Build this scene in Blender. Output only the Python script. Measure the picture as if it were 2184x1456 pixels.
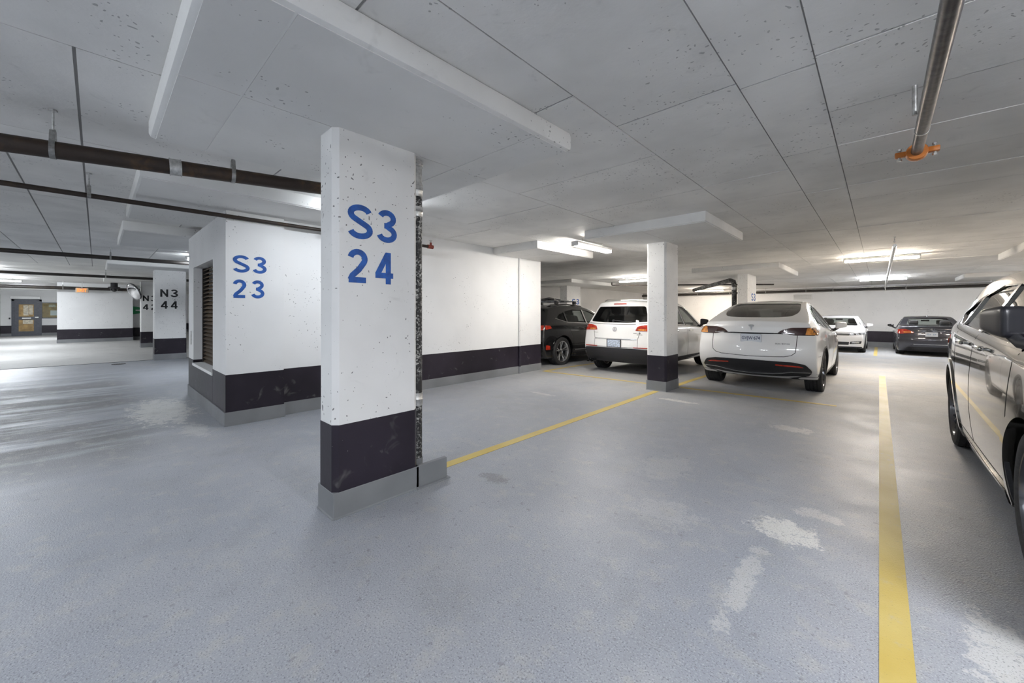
import bpy, bmesh, math, random
from mathutils import Vector, Matrix
from mathutils.bvhtree import BVHTree

for _o in list(bpy.data.objects):
    bpy.data.objects.remove(_o, do_unlink=True)
SC = bpy.context.scene
COL = SC.collection
R = math.radians
random.seed(7)

# ------------------------------------------------------------------ camera
F_PX, YH, CX = 833.0, 667.0, 1092.0
YAW = math.atan((1875.0 - 1092.0) / F_PX)
CAM_H = 1.35
cam_d = bpy.data.cameras.new('camera')
cam = bpy.data.objects.new('camera', cam_d)
COL.objects.link(cam)
cam.location = (0, 0, CAM_H)
cam.rotation_euler = (R(90), 0, YAW)
cam_d.sensor_fit = 'HORIZONTAL'
cam_d.sensor_width = 36.0
cam_d.lens = 36.0 * F_PX / 2184.0
cam_d.shift_y = -(728.0 - YH) / 2184.0
cam_d.clip_start = 0.02
cam_d.clip_end = 200
SC.camera = cam

# ------------------------------------------------------------------ world, view
W_ = bpy.data.worlds.new('world')
SC.world = W_
W_.use_nodes = True
W_.node_tree.nodes['Background'].inputs[0].default_value = (0.9, 0.93, 1.0, 1)
W_.node_tree.nodes['Background'].inputs[1].default_value = 0.05
SC.view_settings.view_transform = 'Standard'
SC.view_settings.look = 'None'
SC.view_settings.gamma = 1.0
SC.view_settings.use_curve_mapping = False
SC.view_settings.exposure = 0.32
SC.cycles.max_bounces = 8
SC.cycles.diffuse_bounces = 4
SC.cycles.glossy_bounces = 3
SC.cycles.caustics_reflective = False
SC.cycles.caustics_refractive = False
LAMP = 115.0            # strength of the fluorescent diffusers

_s, _c = math.sin(YAW), math.cos(YAW)
def ray(px, py):
    a = (px - CX) / F_PX
    return Vector((_c * a - _s, _s * a + _c, -(py - YH) / F_PX))
def at_z(px, py, z=0.0):
    d = ray(px, py)
    t = (z - CAM_H) / d.z
    return Vector((d.x * t, d.y * t, z))
def at_x(px, py, X):
    d = ray(px, py)
    t = X / d.x
    return Vector((X, d.y * t, CAM_H + d.z * t))
def floor_z(y):
    return -0.0165 * max(0.0, y - 8.0)

# ------------------------------------------------------------------ object helpers
def link(o, parent=None):
    COL.objects.link(o)
    if parent is not None:
        o.parent = parent
    return o
def tag(o, label=None, cat=None, group=None, kind=None):
    if label: o['label'] = label
    if cat: o['category'] = cat
    if group: o['group'] = group
    if kind: o['kind'] = kind
    return o
def thing(name, loc=(0, 0, 0), rz=0.0, label=None, cat=None, group=None):
    o = link(bpy.data.objects.new(name, None))
    o.location = loc
    o.rotation_euler = (0, 0, rz)
    o.empty_display_size = 0.2
    return tag(o, label, cat, group)
def obj(name, bm, mat, parent=None, smooth=False, loc=None, rot=None, ang=35):
    bmesh.ops.recalc_face_normals(bm, faces=bm.faces)
    me = bpy.data.meshes.new(name)
    bm.to_mesh(me)
    bm.free()
    return obj_me(name, me, mat, parent, smooth, loc, rot, ang)
def obj_me(name, me, mat, parent=None, smooth=False, loc=None, rot=None, ang=35):
    if mat is not None:
        if isinstance(mat, (list, tuple)):
            for m in mat: me.materials.append(m)
        else:
            me.materials.append(mat)
    if smooth:
        me.polygons.foreach_set('use_smooth', [True] * len(me.polygons))
        me.set_sharp_from_angle(angle=R(ang))
    o = link(bpy.data.objects.new(name, me), parent)
    if loc is not None: o.location = loc
    if rot is not None: o.rotation_euler = rot
    return o
def dup(o, parent=None, loc=None, rot=None):
    c = o.copy()
    link(c)
    c.parent = parent
    if loc is not None: c.location = loc
    if rot is not None: c.rotation_euler = rot
    for ch in list(o.children):
        dup(ch, c)
    return c
def B():
    return bmesh.new()
def box(bm, x0, x1, y0, y1, z0, z1, bev=0.0, seg=2, mi=0):
    v = [bm.verts.new(p) for p in ((x0, y0, z0), (x1, y0, z0), (x1, y1, z0), (x0, y1, z0),
                                   (x0, y0, z1), (x1, y0, z1), (x1, y1, z1), (x0, y1, z1))]
    fs = [bm.faces.new([v[i] for i in q]) for q in ((3, 2, 1, 0), (4, 5, 6, 7), (0, 1, 5, 4), (1, 2, 6, 5), (2, 3, 7, 6), (3, 0, 4, 7))]
    for f in fs: f.material_index = mi
    if bev > 0:
        es = list({e for f in fs for e in f.edges})
        bmesh.ops.bevel(bm, geom=es, offset=bev, segments=seg, affect='EDGES', profile=0.5)
    return v
def tube(bm, pts, r, seg=14, caps=True):
    pts = [Vector(p) for p in pts]
    rings = []
    for i, p in enumerate(pts):
        if i == 0: d = pts[1] - p
        elif i == len(pts) - 1: d = p - pts[-2]
        else: d = (pts[i + 1] - p).normalized() + (p - pts[i - 1]).normalized()
        d.normalize()
        a = Vector((0, 0, 1)) if abs(d.z) < 0.9 else Vector((1, 0, 0))
        n = d.cross(a).normalized()
        m = d.cross(n).normalized()
        rr = r[i] if isinstance(r, (list, tuple)) else r
        rings.append([bm.verts.new(p + (n * math.cos(t) + m * math.sin(t)) * rr) for t in [2 * math.pi * k / seg for k in range(seg)]])
    for a, b in zip(rings, rings[1:]):
        for k in range(seg):
            bm.faces.new((a[k], a[(k + 1) % seg], b[(k + 1) % seg], b[k]))
    if caps:
        bm.faces.new(rings[0]); bm.faces.new(list(reversed(rings[-1])))
def lathe(bm, prof, seg=40, axis='x', c=(0, 0, 0), close=False, mi=0):
    """prof: list of (along axis, radius)"""
    rings = []
    for a, r in prof:
        ring = []
        for k in range(seg):
            t = 2 * math.pi * k / seg
            u, v = math.cos(t) * r, math.sin(t) * r
            p = {'x': (a, u, v), 'y': (u, a, v), 'z': (u, v, a)}[axis]
            ring.append(bm.verts.new((p[0] + c[0], p[1] + c[1], p[2] + c[2])))
        rings.append(ring)
    prs = list(zip(rings, rings[1:]))
    if close: prs.append((rings[-1], rings[0]))
    for a, b in prs:
        for k in range(seg):
            f = bm.faces.new((a[k], a[(k + 1) % seg], b[(k + 1) % seg], b[k]))
            f.material_index = mi
    if not close:
        for rg in (rings[0], rings[-1]):
            f = bm.faces.new(rg); f.material_index = mi
def prism(bm, poly, h0, h1, axis='x'):
    """extrude a 2D polygon along an axis; 2D = the other two axes in xyz order"""
    def P(a, b, h):
        return {'x': (h, a, b), 'y': (a, h, b), 'z': (a, b, h)}[axis]
    lo = [bm.verts.new(P(a, b, h0)) for a, b in poly]
    hi = [bm.verts.new(P(a, b, h1)) for a, b in poly]
    n = len(poly)
    fs = [bm.faces.new(lo), bm.faces.new(list(reversed(hi)))]
    for i in range(n):
        fs.append(bm.faces.new((lo[i], hi[i], hi[(i + 1) % n], lo[(i + 1) % n])))
    return fs
def rpoly(pts, r=0.04, n=5):
    """round the corners of a polygon"""
    out = []
    N = len(pts)
    for i in range(N):
        p = Vector(pts[i][:2]); a = Vector(pts[i - 1][:2]); b = Vector(pts[(i + 1) % N][:2])
        rr = pts[i][2] if len(pts[i]) > 2 else r
        da, db = (a - p), (b - p)
        ca = min(rr, da.length * 0.48); cb = min(rr, db.length * 0.48)
        if rr <= 0.0005:
            out.append(tuple(p)); continue
        p0 = p + da.normalized() * ca; p1 = p + db.normalized() * cb
        for k in range(n + 1):
            t = k / n
            q = p0 * (1 - t) ** 2 + p * 2 * t * (1 - t) + p1 * t * t
            out.append((q.x, q.y))
    return out
def text_mesh(s, w, h, bold=0.02, depth=0.002, space=1.1):
    cu = bpy.data.curves.new('txt', 'FONT')
    cu.body = s
    cu.size = 1.0
    cu.offset = bold
    cu.extrude = 0.5
    cu.space_character = space
    cu.resolution_u = 4
    to = bpy.data.objects.new('txt', cu)
    COL.objects.link(to)
    dg = bpy.context.evaluated_depsgraph_get()
    me = bpy.data.meshes.new_from_object(to.evaluated_get(dg))
    bpy.data.objects.remove(to)
    bpy.data.curves.remove(cu)
    me.materials.clear()
    xs = [v.co.x for v in me.vertices]; ys = [v.co.y for v in me.vertices]
    x0, x1, y0, y1 = min(xs), max(xs), min(ys), max(ys)
    for v in me.vertices:
        v.co.x = (v.co.x - (x0 + x1) / 2) / (x1 - x0) * w
        v.co.y = (v.co.y - (y0 + y1) / 2) / (y1 - y0) * h
        v.co.z = v.co.z * depth
    return me
def _arc(cx, cy, rx, ry, a0, a1, n=16):
    return [(cx + rx * math.cos(R(a0 + (a1 - a0) * k / n)), cy + ry * math.sin(R(a0 + (a1 - a0) * k / n))) for k in range(n + 1)]
GLYPH = {
    'S': [_arc(.36, .735, .265, .185, 18, 235) + _arc(.36, .265, .275, .185, 55, -165)],
    '3': [_arc(.30, .74, .205, .18, 160, -75) + _arc(.30, .27, .235, .19, 80, -165), [(.22, .515), (.34, .515)]],
    '2': [_arc(.32, .715, .215, .205, 170, -28) + [(.36, .40), (.16, .21), (.10, .08)], [(.05, .082), (.57, .082)]],
    '4': [[(.445, 0), (.445, 1.0)], [(.02, .27), (.61, .27)], [(.42, .955), (.085, .29)]],
    'N': [[(.09, 0), (.09, 1.0)], [(.09, .93), (.57, .07)], [(.57, 0), (.57, 1.0)]],
}
def stencil(s, w, h, depth=.0014, gap=.19, sw=.17):
    """bold grotesque stencil letters built from strokes, centred, reading along x, normal +z"""
    bm = bmesh.new()
    for i, ch in enumerate(s):
        for j, pl in enumerate(GLYPH[ch]):
            P = [Vector(q) for q in pl]; prev = None
            for k, q in enumerate(P):
                d = (P[min(k + 1, len(P) - 1)] - P[max(k - 1, 0)]).normalized()
                n = Vector((-d.y, d.x)) * sw / 2
                c = [bm.verts.new((q.x + sg * n.x + i * (.66 + gap), q.y + sg * n.y, zz + j * .12)) for sg, zz in ((1, 1), (-1, 1), (-1, 0), (1, 0))]
                if prev:
                    for a in range(4): bm.faces.new((prev[a], prev[(a + 1) % 4], c[(a + 1) % 4], c[a]))
                else: bm.faces.new(c)
                prev = c
            bm.faces.new(list(reversed(prev)))
    bmesh.ops.recalc_face_normals(bm, faces=bm.faces)
    me = bpy.data.meshes.new('stencil'); bm.to_mesh(me); bm.free()
    xs = [v.co.x for v in me.vertices]; ys = [v.co.y for v in me.vertices]
    x0, x1, y0, y1 = min(xs), max(xs), min(ys), max(ys)
    for v in me.vertices:
        v.co = ((v.co.x - (x0 + x1) / 2) / (x1 - x0) * w, (v.co.y - (y0 + y1) / 2) / (y1 - y0) * h, v.co.z * depth)
    return me
ROT_PX = (R(90), 0, R(90))      # reads from +X
ROT_NY = (R(90), 0, 0)          # reads from -Y

# ------------------------------------------------------------------ materials
def nmat(name):
    m = bpy.data.materials.new(name)
    m.use_nodes = True
    nt = m.node_tree
    for n in list(nt.nodes): nt.nodes.remove(n)
    out = nt.nodes.new('ShaderNodeOutputMaterial')
    bs = nt.nodes.new('ShaderNodeBsdfPrincipled')
    nt.links.new(bs.outputs[0], out.inputs[0])
    return m, nt, bs
def rgba(c): return (c[0], c[1], c[2], 1.0)
def mixc(nt, fac, a, b, mode='MIX'):
    n = nt.nodes.new('ShaderNodeMix'); n.data_type = 'RGBA'; n.blend_type = mode
    for i, v in ((0, fac), (6, a), (7, b)):
        if hasattr(v, 'is_linked'): nt.links.new(v, n.inputs[i])
        else: n.inputs[i].default_value = rgba(v) if i else v
    return n.outputs[2]
def math_n(nt, op, a, b=None, clamp=False):
    n = nt.nodes.new('ShaderNodeMath'); n.operation = op; n.use_clamp = clamp
    for i, v in ((0, a), (1, b)):
        if v is None: continue
        if hasattr(v, 'is_linked'): nt.links.new(v, n.inputs[i])
        else: n.inputs[i].default_value = v
    return n.outputs[0]
def maprange(nt, v, a, b, c=0.0, d=1.0):
    n = nt.nodes.new('ShaderNodeMapRange'); n.interpolation_type = 'SMOOTHSTEP'
    nt.links.new(v, n.inputs[0])
    for i, x in enumerate((a, b, c, d)): n.inputs[i + 1].default_value = x
    return n.outputs[0]
def noise(nt, vec, scale, detail=3.0, rough=0.55, dist=0.0):
    n = nt.nodes.new('ShaderNodeTexNoise')
    nt.links.new(vec, n.inputs['Vector'])
    n.inputs['Scale'].default_value = scale; n.inputs['Detail'].default_value = detail
    n.inputs['Roughness'].default_value = rough; n.inputs['Distortion'].default_value = dist
    return n.outputs[0]
def pos(nt):
    return nt.nodes.new('ShaderNodeNewGeometry').outputs['Position']
def bump(nt, bs, h, strength=0.3, dist=0.01):
    n = nt.nodes.new('ShaderNodeBump')
    n.inputs['Strength'].default_value = strength; n.inputs['Distance'].default_value = dist
    nt.links.new(h, n.inputs['Height']); nt.links.new(n.outputs[0], bs.inputs['Normal'])
def simple(name, col, rough=0.5, metal=0.0, coat=0.0, nscale=0, namt=0.0, bmp=0.0, spec=0.5):
    m, nt, bs = nmat(name)
    bs.inputs['Base Color'].default_value = rgba(col)
    bs.inputs['Roughness'].default_value = rough
    bs.inputs['Metallic'].default_value = metal
    bs.inputs['Coat Weight'].default_value = coat
    bs.inputs['Coat Roughness'].default_value = 0.03
    bs.inputs['Specular IOR Level'].default_value = spec
    if nscale:
        tc = nt.nodes.new('ShaderNodeTexCoord').outputs['Object']
        f = noise(nt, tc, nscale, 4)
        lo = tuple(x * (1 - namt) for x in col); hi = tuple(min(1, x * (1 + namt)) for x in col)
        nt.links.new(mixc(nt, maprange(nt, f, 0.3, 0.7), lo, hi), bs.inputs['Base Color'])
        if bmp: bump(nt, bs, f, bmp, 0.004)
    return m
def concrete(name, col, spot=(0.12, 0.12, 0.12), spots=0.5, rough=0.75, tone=0.05, bmp=0.25, sc=14.0, rnd=0.0, stain=0.0, pit=0.17, base=0.25, pw=3.0):
    """painted concrete with pin holes, faint clouding and form marks"""
    m, nt, bs = nmat(name)
    P = pos(nt)
    cl = noise(nt, P, 1.1, 3, 0.6)
    lo = tuple(x * (1 - tone) for x in col); hi = tuple(min(1, x * (1 + tone)) for x in col)
    c = mixc(nt, maprange(nt, cl, 0.3, 0.7), lo, hi)
    vo = nt.nodes.new('ShaderNodeTexVoronoi'); vo.inputs['Scale'].default_value = sc
    wv = nt.nodes.new('ShaderNodeVectorMath'); wv.operation = 'ADD'
    nw = nt.nodes.new('ShaderNodeTexNoise'); nw.inputs['Scale'].default_value = 9.0; nw.inputs['Detail'].default_value = 1.0
    nt.links.new(P, nw.inputs['Vector'])
    sca = nt.nodes.new('ShaderNodeVectorMath'); sca.operation = 'SCALE'; sca.inputs['Scale'].default_value = 0.12
    nt.links.new(nw.outputs[1], sca.inputs[0])
    nt.links.new(P, wv.inputs[0]); nt.links.new(sca.outputs[0], wv.inputs[1])
    nt.links.new(wv.outputs[0], vo.inputs['Vector'])
    zone = maprange(nt, noise(nt, P, 1.7, 1), 0.47, 0.62)
    sz = nt.nodes.new('ShaderNodeSeparateColor'); nt.links.new(vo.outputs['Color'], sz.inputs[0])
    rad = math_n(nt, 'MULTIPLY', math_n(nt, 'POWER', sz.outputs[0], pw), pit)
    rad = math_n(nt, 'MULTIPLY', rad, math_n(nt, 'ADD', math_n(nt, 'MULTIPLY', zone, 1.0 - base), base))
    hole = math_n(nt, 'LESS_THAN', vo.outputs['Distance'], rad)
    c = mixc(nt, math_n(nt, 'MULTIPLY', hole, spots), c, spot)
    if stain:
        st = maprange(nt, noise(nt, P, 5.0, 3, 0.7, 0.6), 0.60, 0.76)
        c = mixc(nt, math_n(nt, 'MULTIPLY', st, stain), c, (0.25, 0.24, 0.23))
    if rnd:
        oi = nt.nodes.new('ShaderNodeObjectInfo').outputs['Random']
        k = math_n(nt, 'ADD', math_n(nt, 'MULTIPLY', oi, 2 * rnd), 1 - rnd)
        hs = nt.nodes.new('ShaderNodeHueSaturation')
        nt.links.new(c, hs.inputs['Color']); nt.links.new(k, hs.inputs['Value'])
        c = hs.outputs[0]
    nt.links.new(c, bs.inputs['Base Color'])
    bs.inputs['Roughness'].default_value = rough
    bs.inputs['Specular IOR Level'].default_value = 0.3
    h = noise(nt, P, 9.0, 4, 0.62)
    bump(nt, bs, h, bmp, 0.006)
    return m
def paint(name, col, metal=0.0, rough=0.3, coat=1.0):
    m, nt, bs = nmat(name)
    bs.inputs['Base Color'].default_value = rgba(col)
    bs.inputs['Metallic'].default_value = metal
    bs.inputs['Roughness'].default_value = rough
    bs.inputs['Coat Weight'].default_value = coat
    bs.inputs['Coat Roughness'].default_value = 0.02
    if metal:
        tc = nt.nodes.new('ShaderNodeTexCoord').outputs['Object']
        f = noise(nt, tc, 900.0, 1)
        lo = tuple(x * 0.85 for x in col); hi = tuple(min(1, x * 1.2) for x in col)
        nt.links.new(mixc(nt, f, lo, hi), bs.inputs['Base Color'])
    return m
def glass(name, tint, ior=1.5):
    m = bpy.data.materials.new(name); m.use_nodes = True
    nt = m.node_tree
    for n in list(nt.nodes): nt.nodes.remove(n)
    out = nt.nodes.new('ShaderNodeOutputMaterial')
    tr = nt.nodes.new('ShaderNodeBsdfTransparent'); tr.inputs[0].default_value = rgba(tint)
    gl = nt.nodes.new('ShaderNodeBsdfGlossy'); gl.inputs['Roughness'].default_value = 0.01
    lw = nt.nodes.new('ShaderNodeLayerWeight'); lw.inputs[0].default_value = 0.5
    fr = math_n(nt, 'ADD', math_n(nt, 'MULTIPLY', math_n(nt, 'POWER', lw.outputs['Facing'], 5.0), 0.94), 0.04)
    mx = nt.nodes.new('ShaderNodeMixShader')
    nt.links.new(fr, mx.inputs[0]); nt.links.new(tr.outputs[0], mx.inputs[1]); nt.links.new(gl.outputs[0], mx.inputs[2])
    nt.links.new(mx.outputs[0], out.inputs[0])
    return m
def emit(name, col, s):
    m, nt, bs = nmat(name)
    bs.inputs['Base Color'].default_value = rgba(col)
    bs.inputs['Emission Color'].default_value = rgba(col)
    bs.inputs['Emission Strength'].default_value = s
    return m
def rust(name, a=(0.020, 0.011, 0.007), b=(0.11, 0.055, 0.018), sc=7.0, lo=0.42, hi=0.72, mask=True):
    m, nt, bs = nmat(name)
    P = pos(nt)
    f = maprange(nt, noise(nt, P, sc, 6, 0.7, 0.4), lo, hi)
    f2 = maprange(nt, noise(nt, P, 1.3, 2), 0.45, 0.65) if mask else maprange(nt, noise(nt, P, 3.0, 3), 0.30, 0.55)
    c = mixc(nt, math_n(nt, 'MULTIPLY', f, f2), a, b)
    nt.links.new(c, bs.inputs['Base Color'])
    bs.inputs['Roughness'].default_value = 0.55
    bump(nt, bs, noise(nt, P, 60.0, 4), 0.25, 0.003)
    return m

M = {}
M['white_wall'] = concrete('white_wall', (0.80, 0.80, 0.80), spots=0.6, tone=0.03, sc=40, bmp=0.12, pit=0.34, base=0.2, pw=4.0)
M['white_col'] = concrete('white_column_paint', (0.78, 0.775, 0.765), spots=0.85, tone=0.06, sc=38, bmp=0.3, stain=0.16, pit=0.40, base=0.5, pw=3.0)
M['ceil'] = concrete('ceiling_paint', (0.79, 0.78, 0.76), spots=0.5, tone=0.08, sc=40, bmp=0.6, rnd=0.05, stain=0.16, pit=0.38, base=0.2, pw=3.0)
M['ceil_joint'] = simple('ceiling_joint', (0.30, 0.295, 0.29), 0.9)
M['drop'] = concrete('drop_panel_paint', (0.76, 0.755, 0.74), spots=0.55, tone=0.06, sc=40, bmp=0.4, stain=0.14, pit=0.38, base=0.2, pw=3.0)
M['band'] = concrete('dark_band_paint', (0.020, 0.016, 0.024), spot=(0.30, 0.28, 0.30), spots=0.35, tone=0.35, rough=0.42, sc=18, bmp=0.3, stain=0.35)
M['curb'] = concrete('grey_curb_coating', (0.21, 0.215, 0.225), spots=0.5, tone=0.15, rough=0.6, sc=20, bmp=0.5)
M['blue'] = simple('blue_stencil_paint', (0.008, 0.085, 0.36), 0.55, nscale=14, namt=0.3)
M['blackpaint'] = simple('black_stencil_paint', (0.008, 0.008, 0.010), 0.55, nscale=20, namt=0.3)
M['rust'] = rust('rusty_pipe')
M['iron'] = rust('dark_iron_pipe', (0.02, 0.016, 0.014), (0.05, 0.035, 0.022), 9)
M['cast'] = rust('peeling_black_cast_iron', (0.012, 0.012, 0.013), (0.50, 0.50, 0.48), 48, 0.50, 0.62, False)
M['zinc'] = simple('galvanised_steel', (0.55, 0.55, 0.54), 0.35, 0.9, nscale=40, namt=0.2)
M['darksteel'] = simple('dark_steel_pipe', (0.10, 0.095, 0.10), 0.32, 0.75, nscale=25, namt=0.3)
M['orange'] = simple('orange_coupling', (0.52, 0.16, 0.02), 0.45)
M['redpaint'] = simple('red_fitting', (0.22, 0.035, 0.02), 0.5)
M['fixture'] = simple('white_fixture_metal', (0.78, 0.78, 0.77), 0.4)
M['lamp_cool'] = emit('fluorescent_cool', (0.86, 0.93, 1.0), LAMP)
M['lamp_mid'] = emit('fluorescent_neutral', (1.0, 0.95, 0.88), LAMP)
M['lamp_aisle'] = emit('fluorescent_aisle', (0.90, 0.95, 1.0), LAMP * 1.7)
M['lamp_low'] = emit('fluorescent_dim', (0.88, 0.94, 1.0), LAMP * 0.5)
M['lamp_warm'] = emit('fluorescent_warm', (1.0, 0.87, 0.72), LAMP * 2.0)
M['lamp_far_cool'] = emit('fluorescent_far_cool', (0.92, 0.95, 1.0), LAMP * 2.2)
M['lamp_bay'] = emit('fluorescent_bay', (1.0, 0.95, 0.87), LAMP * 2.0)
M['doorgrey'] = simple('grey_door_paint', (0.075, 0.08, 0.10), 0.45, nscale=12, namt=0.15)
M['chrome'] = simple('chrome', (0.75, 0.75, 0.76), 0.06, 1.0)
M['satin'] = simple('satin_aluminium', (0.62, 0.62, 0.63), 0.25, 1.0)
M['rim_dark'] = simple('dark_alloy', (0.16, 0.16, 0.17), 0.22, 0.95)
M['rubber'] = simple('tyre_rubber', (0.022, 0.022, 0.023), 0.75, nscale=60, namt=0.35, bmp=0.2)
M['plastic'] = simple('black_plastic', (0.020, 0.020, 0.023), 0.55, nscale=120, namt=0.2)
M['gloss_black'] = simple('gloss_black', (0.008, 0.008, 0.009), 0.08, coat=1.0)
M['seam'] = simple('panel_gap', (0.012, 0.012, 0.012), 0.8)
M['cabin'] = simple('cabin_trim', (0.035, 0.035, 0.037), 0.8)
M['seat'] = simple('seat_fabric', (0.055, 0.054, 0.055), 0.75, nscale=90, namt=0.2)
M['seat_grey'] = simple('seat_leather_grey', (0.16, 0.155, 0.15), 0.55)
M['paint_white'] = paint('white_paint', (0.80, 0.80, 0.80), 0, 0.35, 1.0)
M['paint_black'] = paint('black_paint', (0.008, 0.008, 0.009), 0, 0.25, 1.0)
M['paint_navy'] = paint('dark_blue_grey_paint', (0.030, 0.031, 0.042), 0.5, 0.3, 1.0)
M['paint_graphite'] = paint('graphite_metallic_paint', (0.30, 0.295, 0.28), 1.0, 0.13, 1.0)
M['glass'] = glass('tinted_glass', (0.60, 0.62, 0.62))
M['glass_dark'] = glass('privacy_glass', (0.34, 0.35, 0.36))
M['glass_clear'] = glass('windscreen_glass', (0.88, 0.91, 0.90))
M['red_lens'] = simple('red_lens', (0.40, 0.030, 0.014), 0.08, coat=1.0, nscale=14, namt=0.3)
M['dark_lens'] = simple('smoked_red_lens', (0.035, 0.009, 0.009), 0.07, coat=1.0, nscale=12, namt=0.4)
M['amber_lens'] = simple('amber_lens', (0.62, 0.25, 0.05), 0.08, coat=1.0, nscale=18, namt=0.3)
M['clear_lens'] = simple('clear_lamp_lens', (0.52, 0.53, 0.55), 0.08, 0.4, coat=1.0, nscale=40, namt=0.5)
M['plate_edge'] = simple('licence_plate_edge', (0.25, 0.27, 0.33), 0.5)
M['mirror_black'] = simple('satin_black_cap', (0.010, 0.010, 0.014), 0.32)
M['plate'] = simple('licence_plate_white', (0.62, 0.65, 0.70), 0.4)
M['plate_ink'] = simple('licence_plate_ink', (0.05, 0.06, 0.12), 0.5)
M['plate_grey'] = simple('licence_plate_blue_grey', (0.42, 0.48, 0.58), 0.4, nscale=45, namt=0.45)

def yellow_paint():
    m, nt, bs = nmat('worn_yellow_line_paint')
    P = pos(nt)
    w = maprange(nt, noise(nt, P, 9.0, 6, 0.7), 0.56, 0.74)
    c = mixc(nt, maprange(nt, noise(nt, P, 2.0, 3), 0.3, 0.7), (0.50, 0.365, 0.08), (0.57, 0.44, 0.14))
    c = mixc(nt, math_n(nt, 'MULTIPLY', w, 0.55), c, (0.42, 0.39, 0.30))
    dots = maprange(nt, noise(nt, P, 140.0, 2), 0.66, 0.74)
    c = mixc(nt, math_n(nt, 'MULTIPLY', dots, 0.5), c, (0.20, 0.17, 0.08))
    nt.links.new(c, bs.inputs['Base Color'])
    bs.inputs['Roughness'].default_value = 0.5
    bump(nt, bs, noise(nt, P, 160.0, 3), 0.35, 0.003)
    return m
M['yellow'] = yellow_paint()

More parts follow.
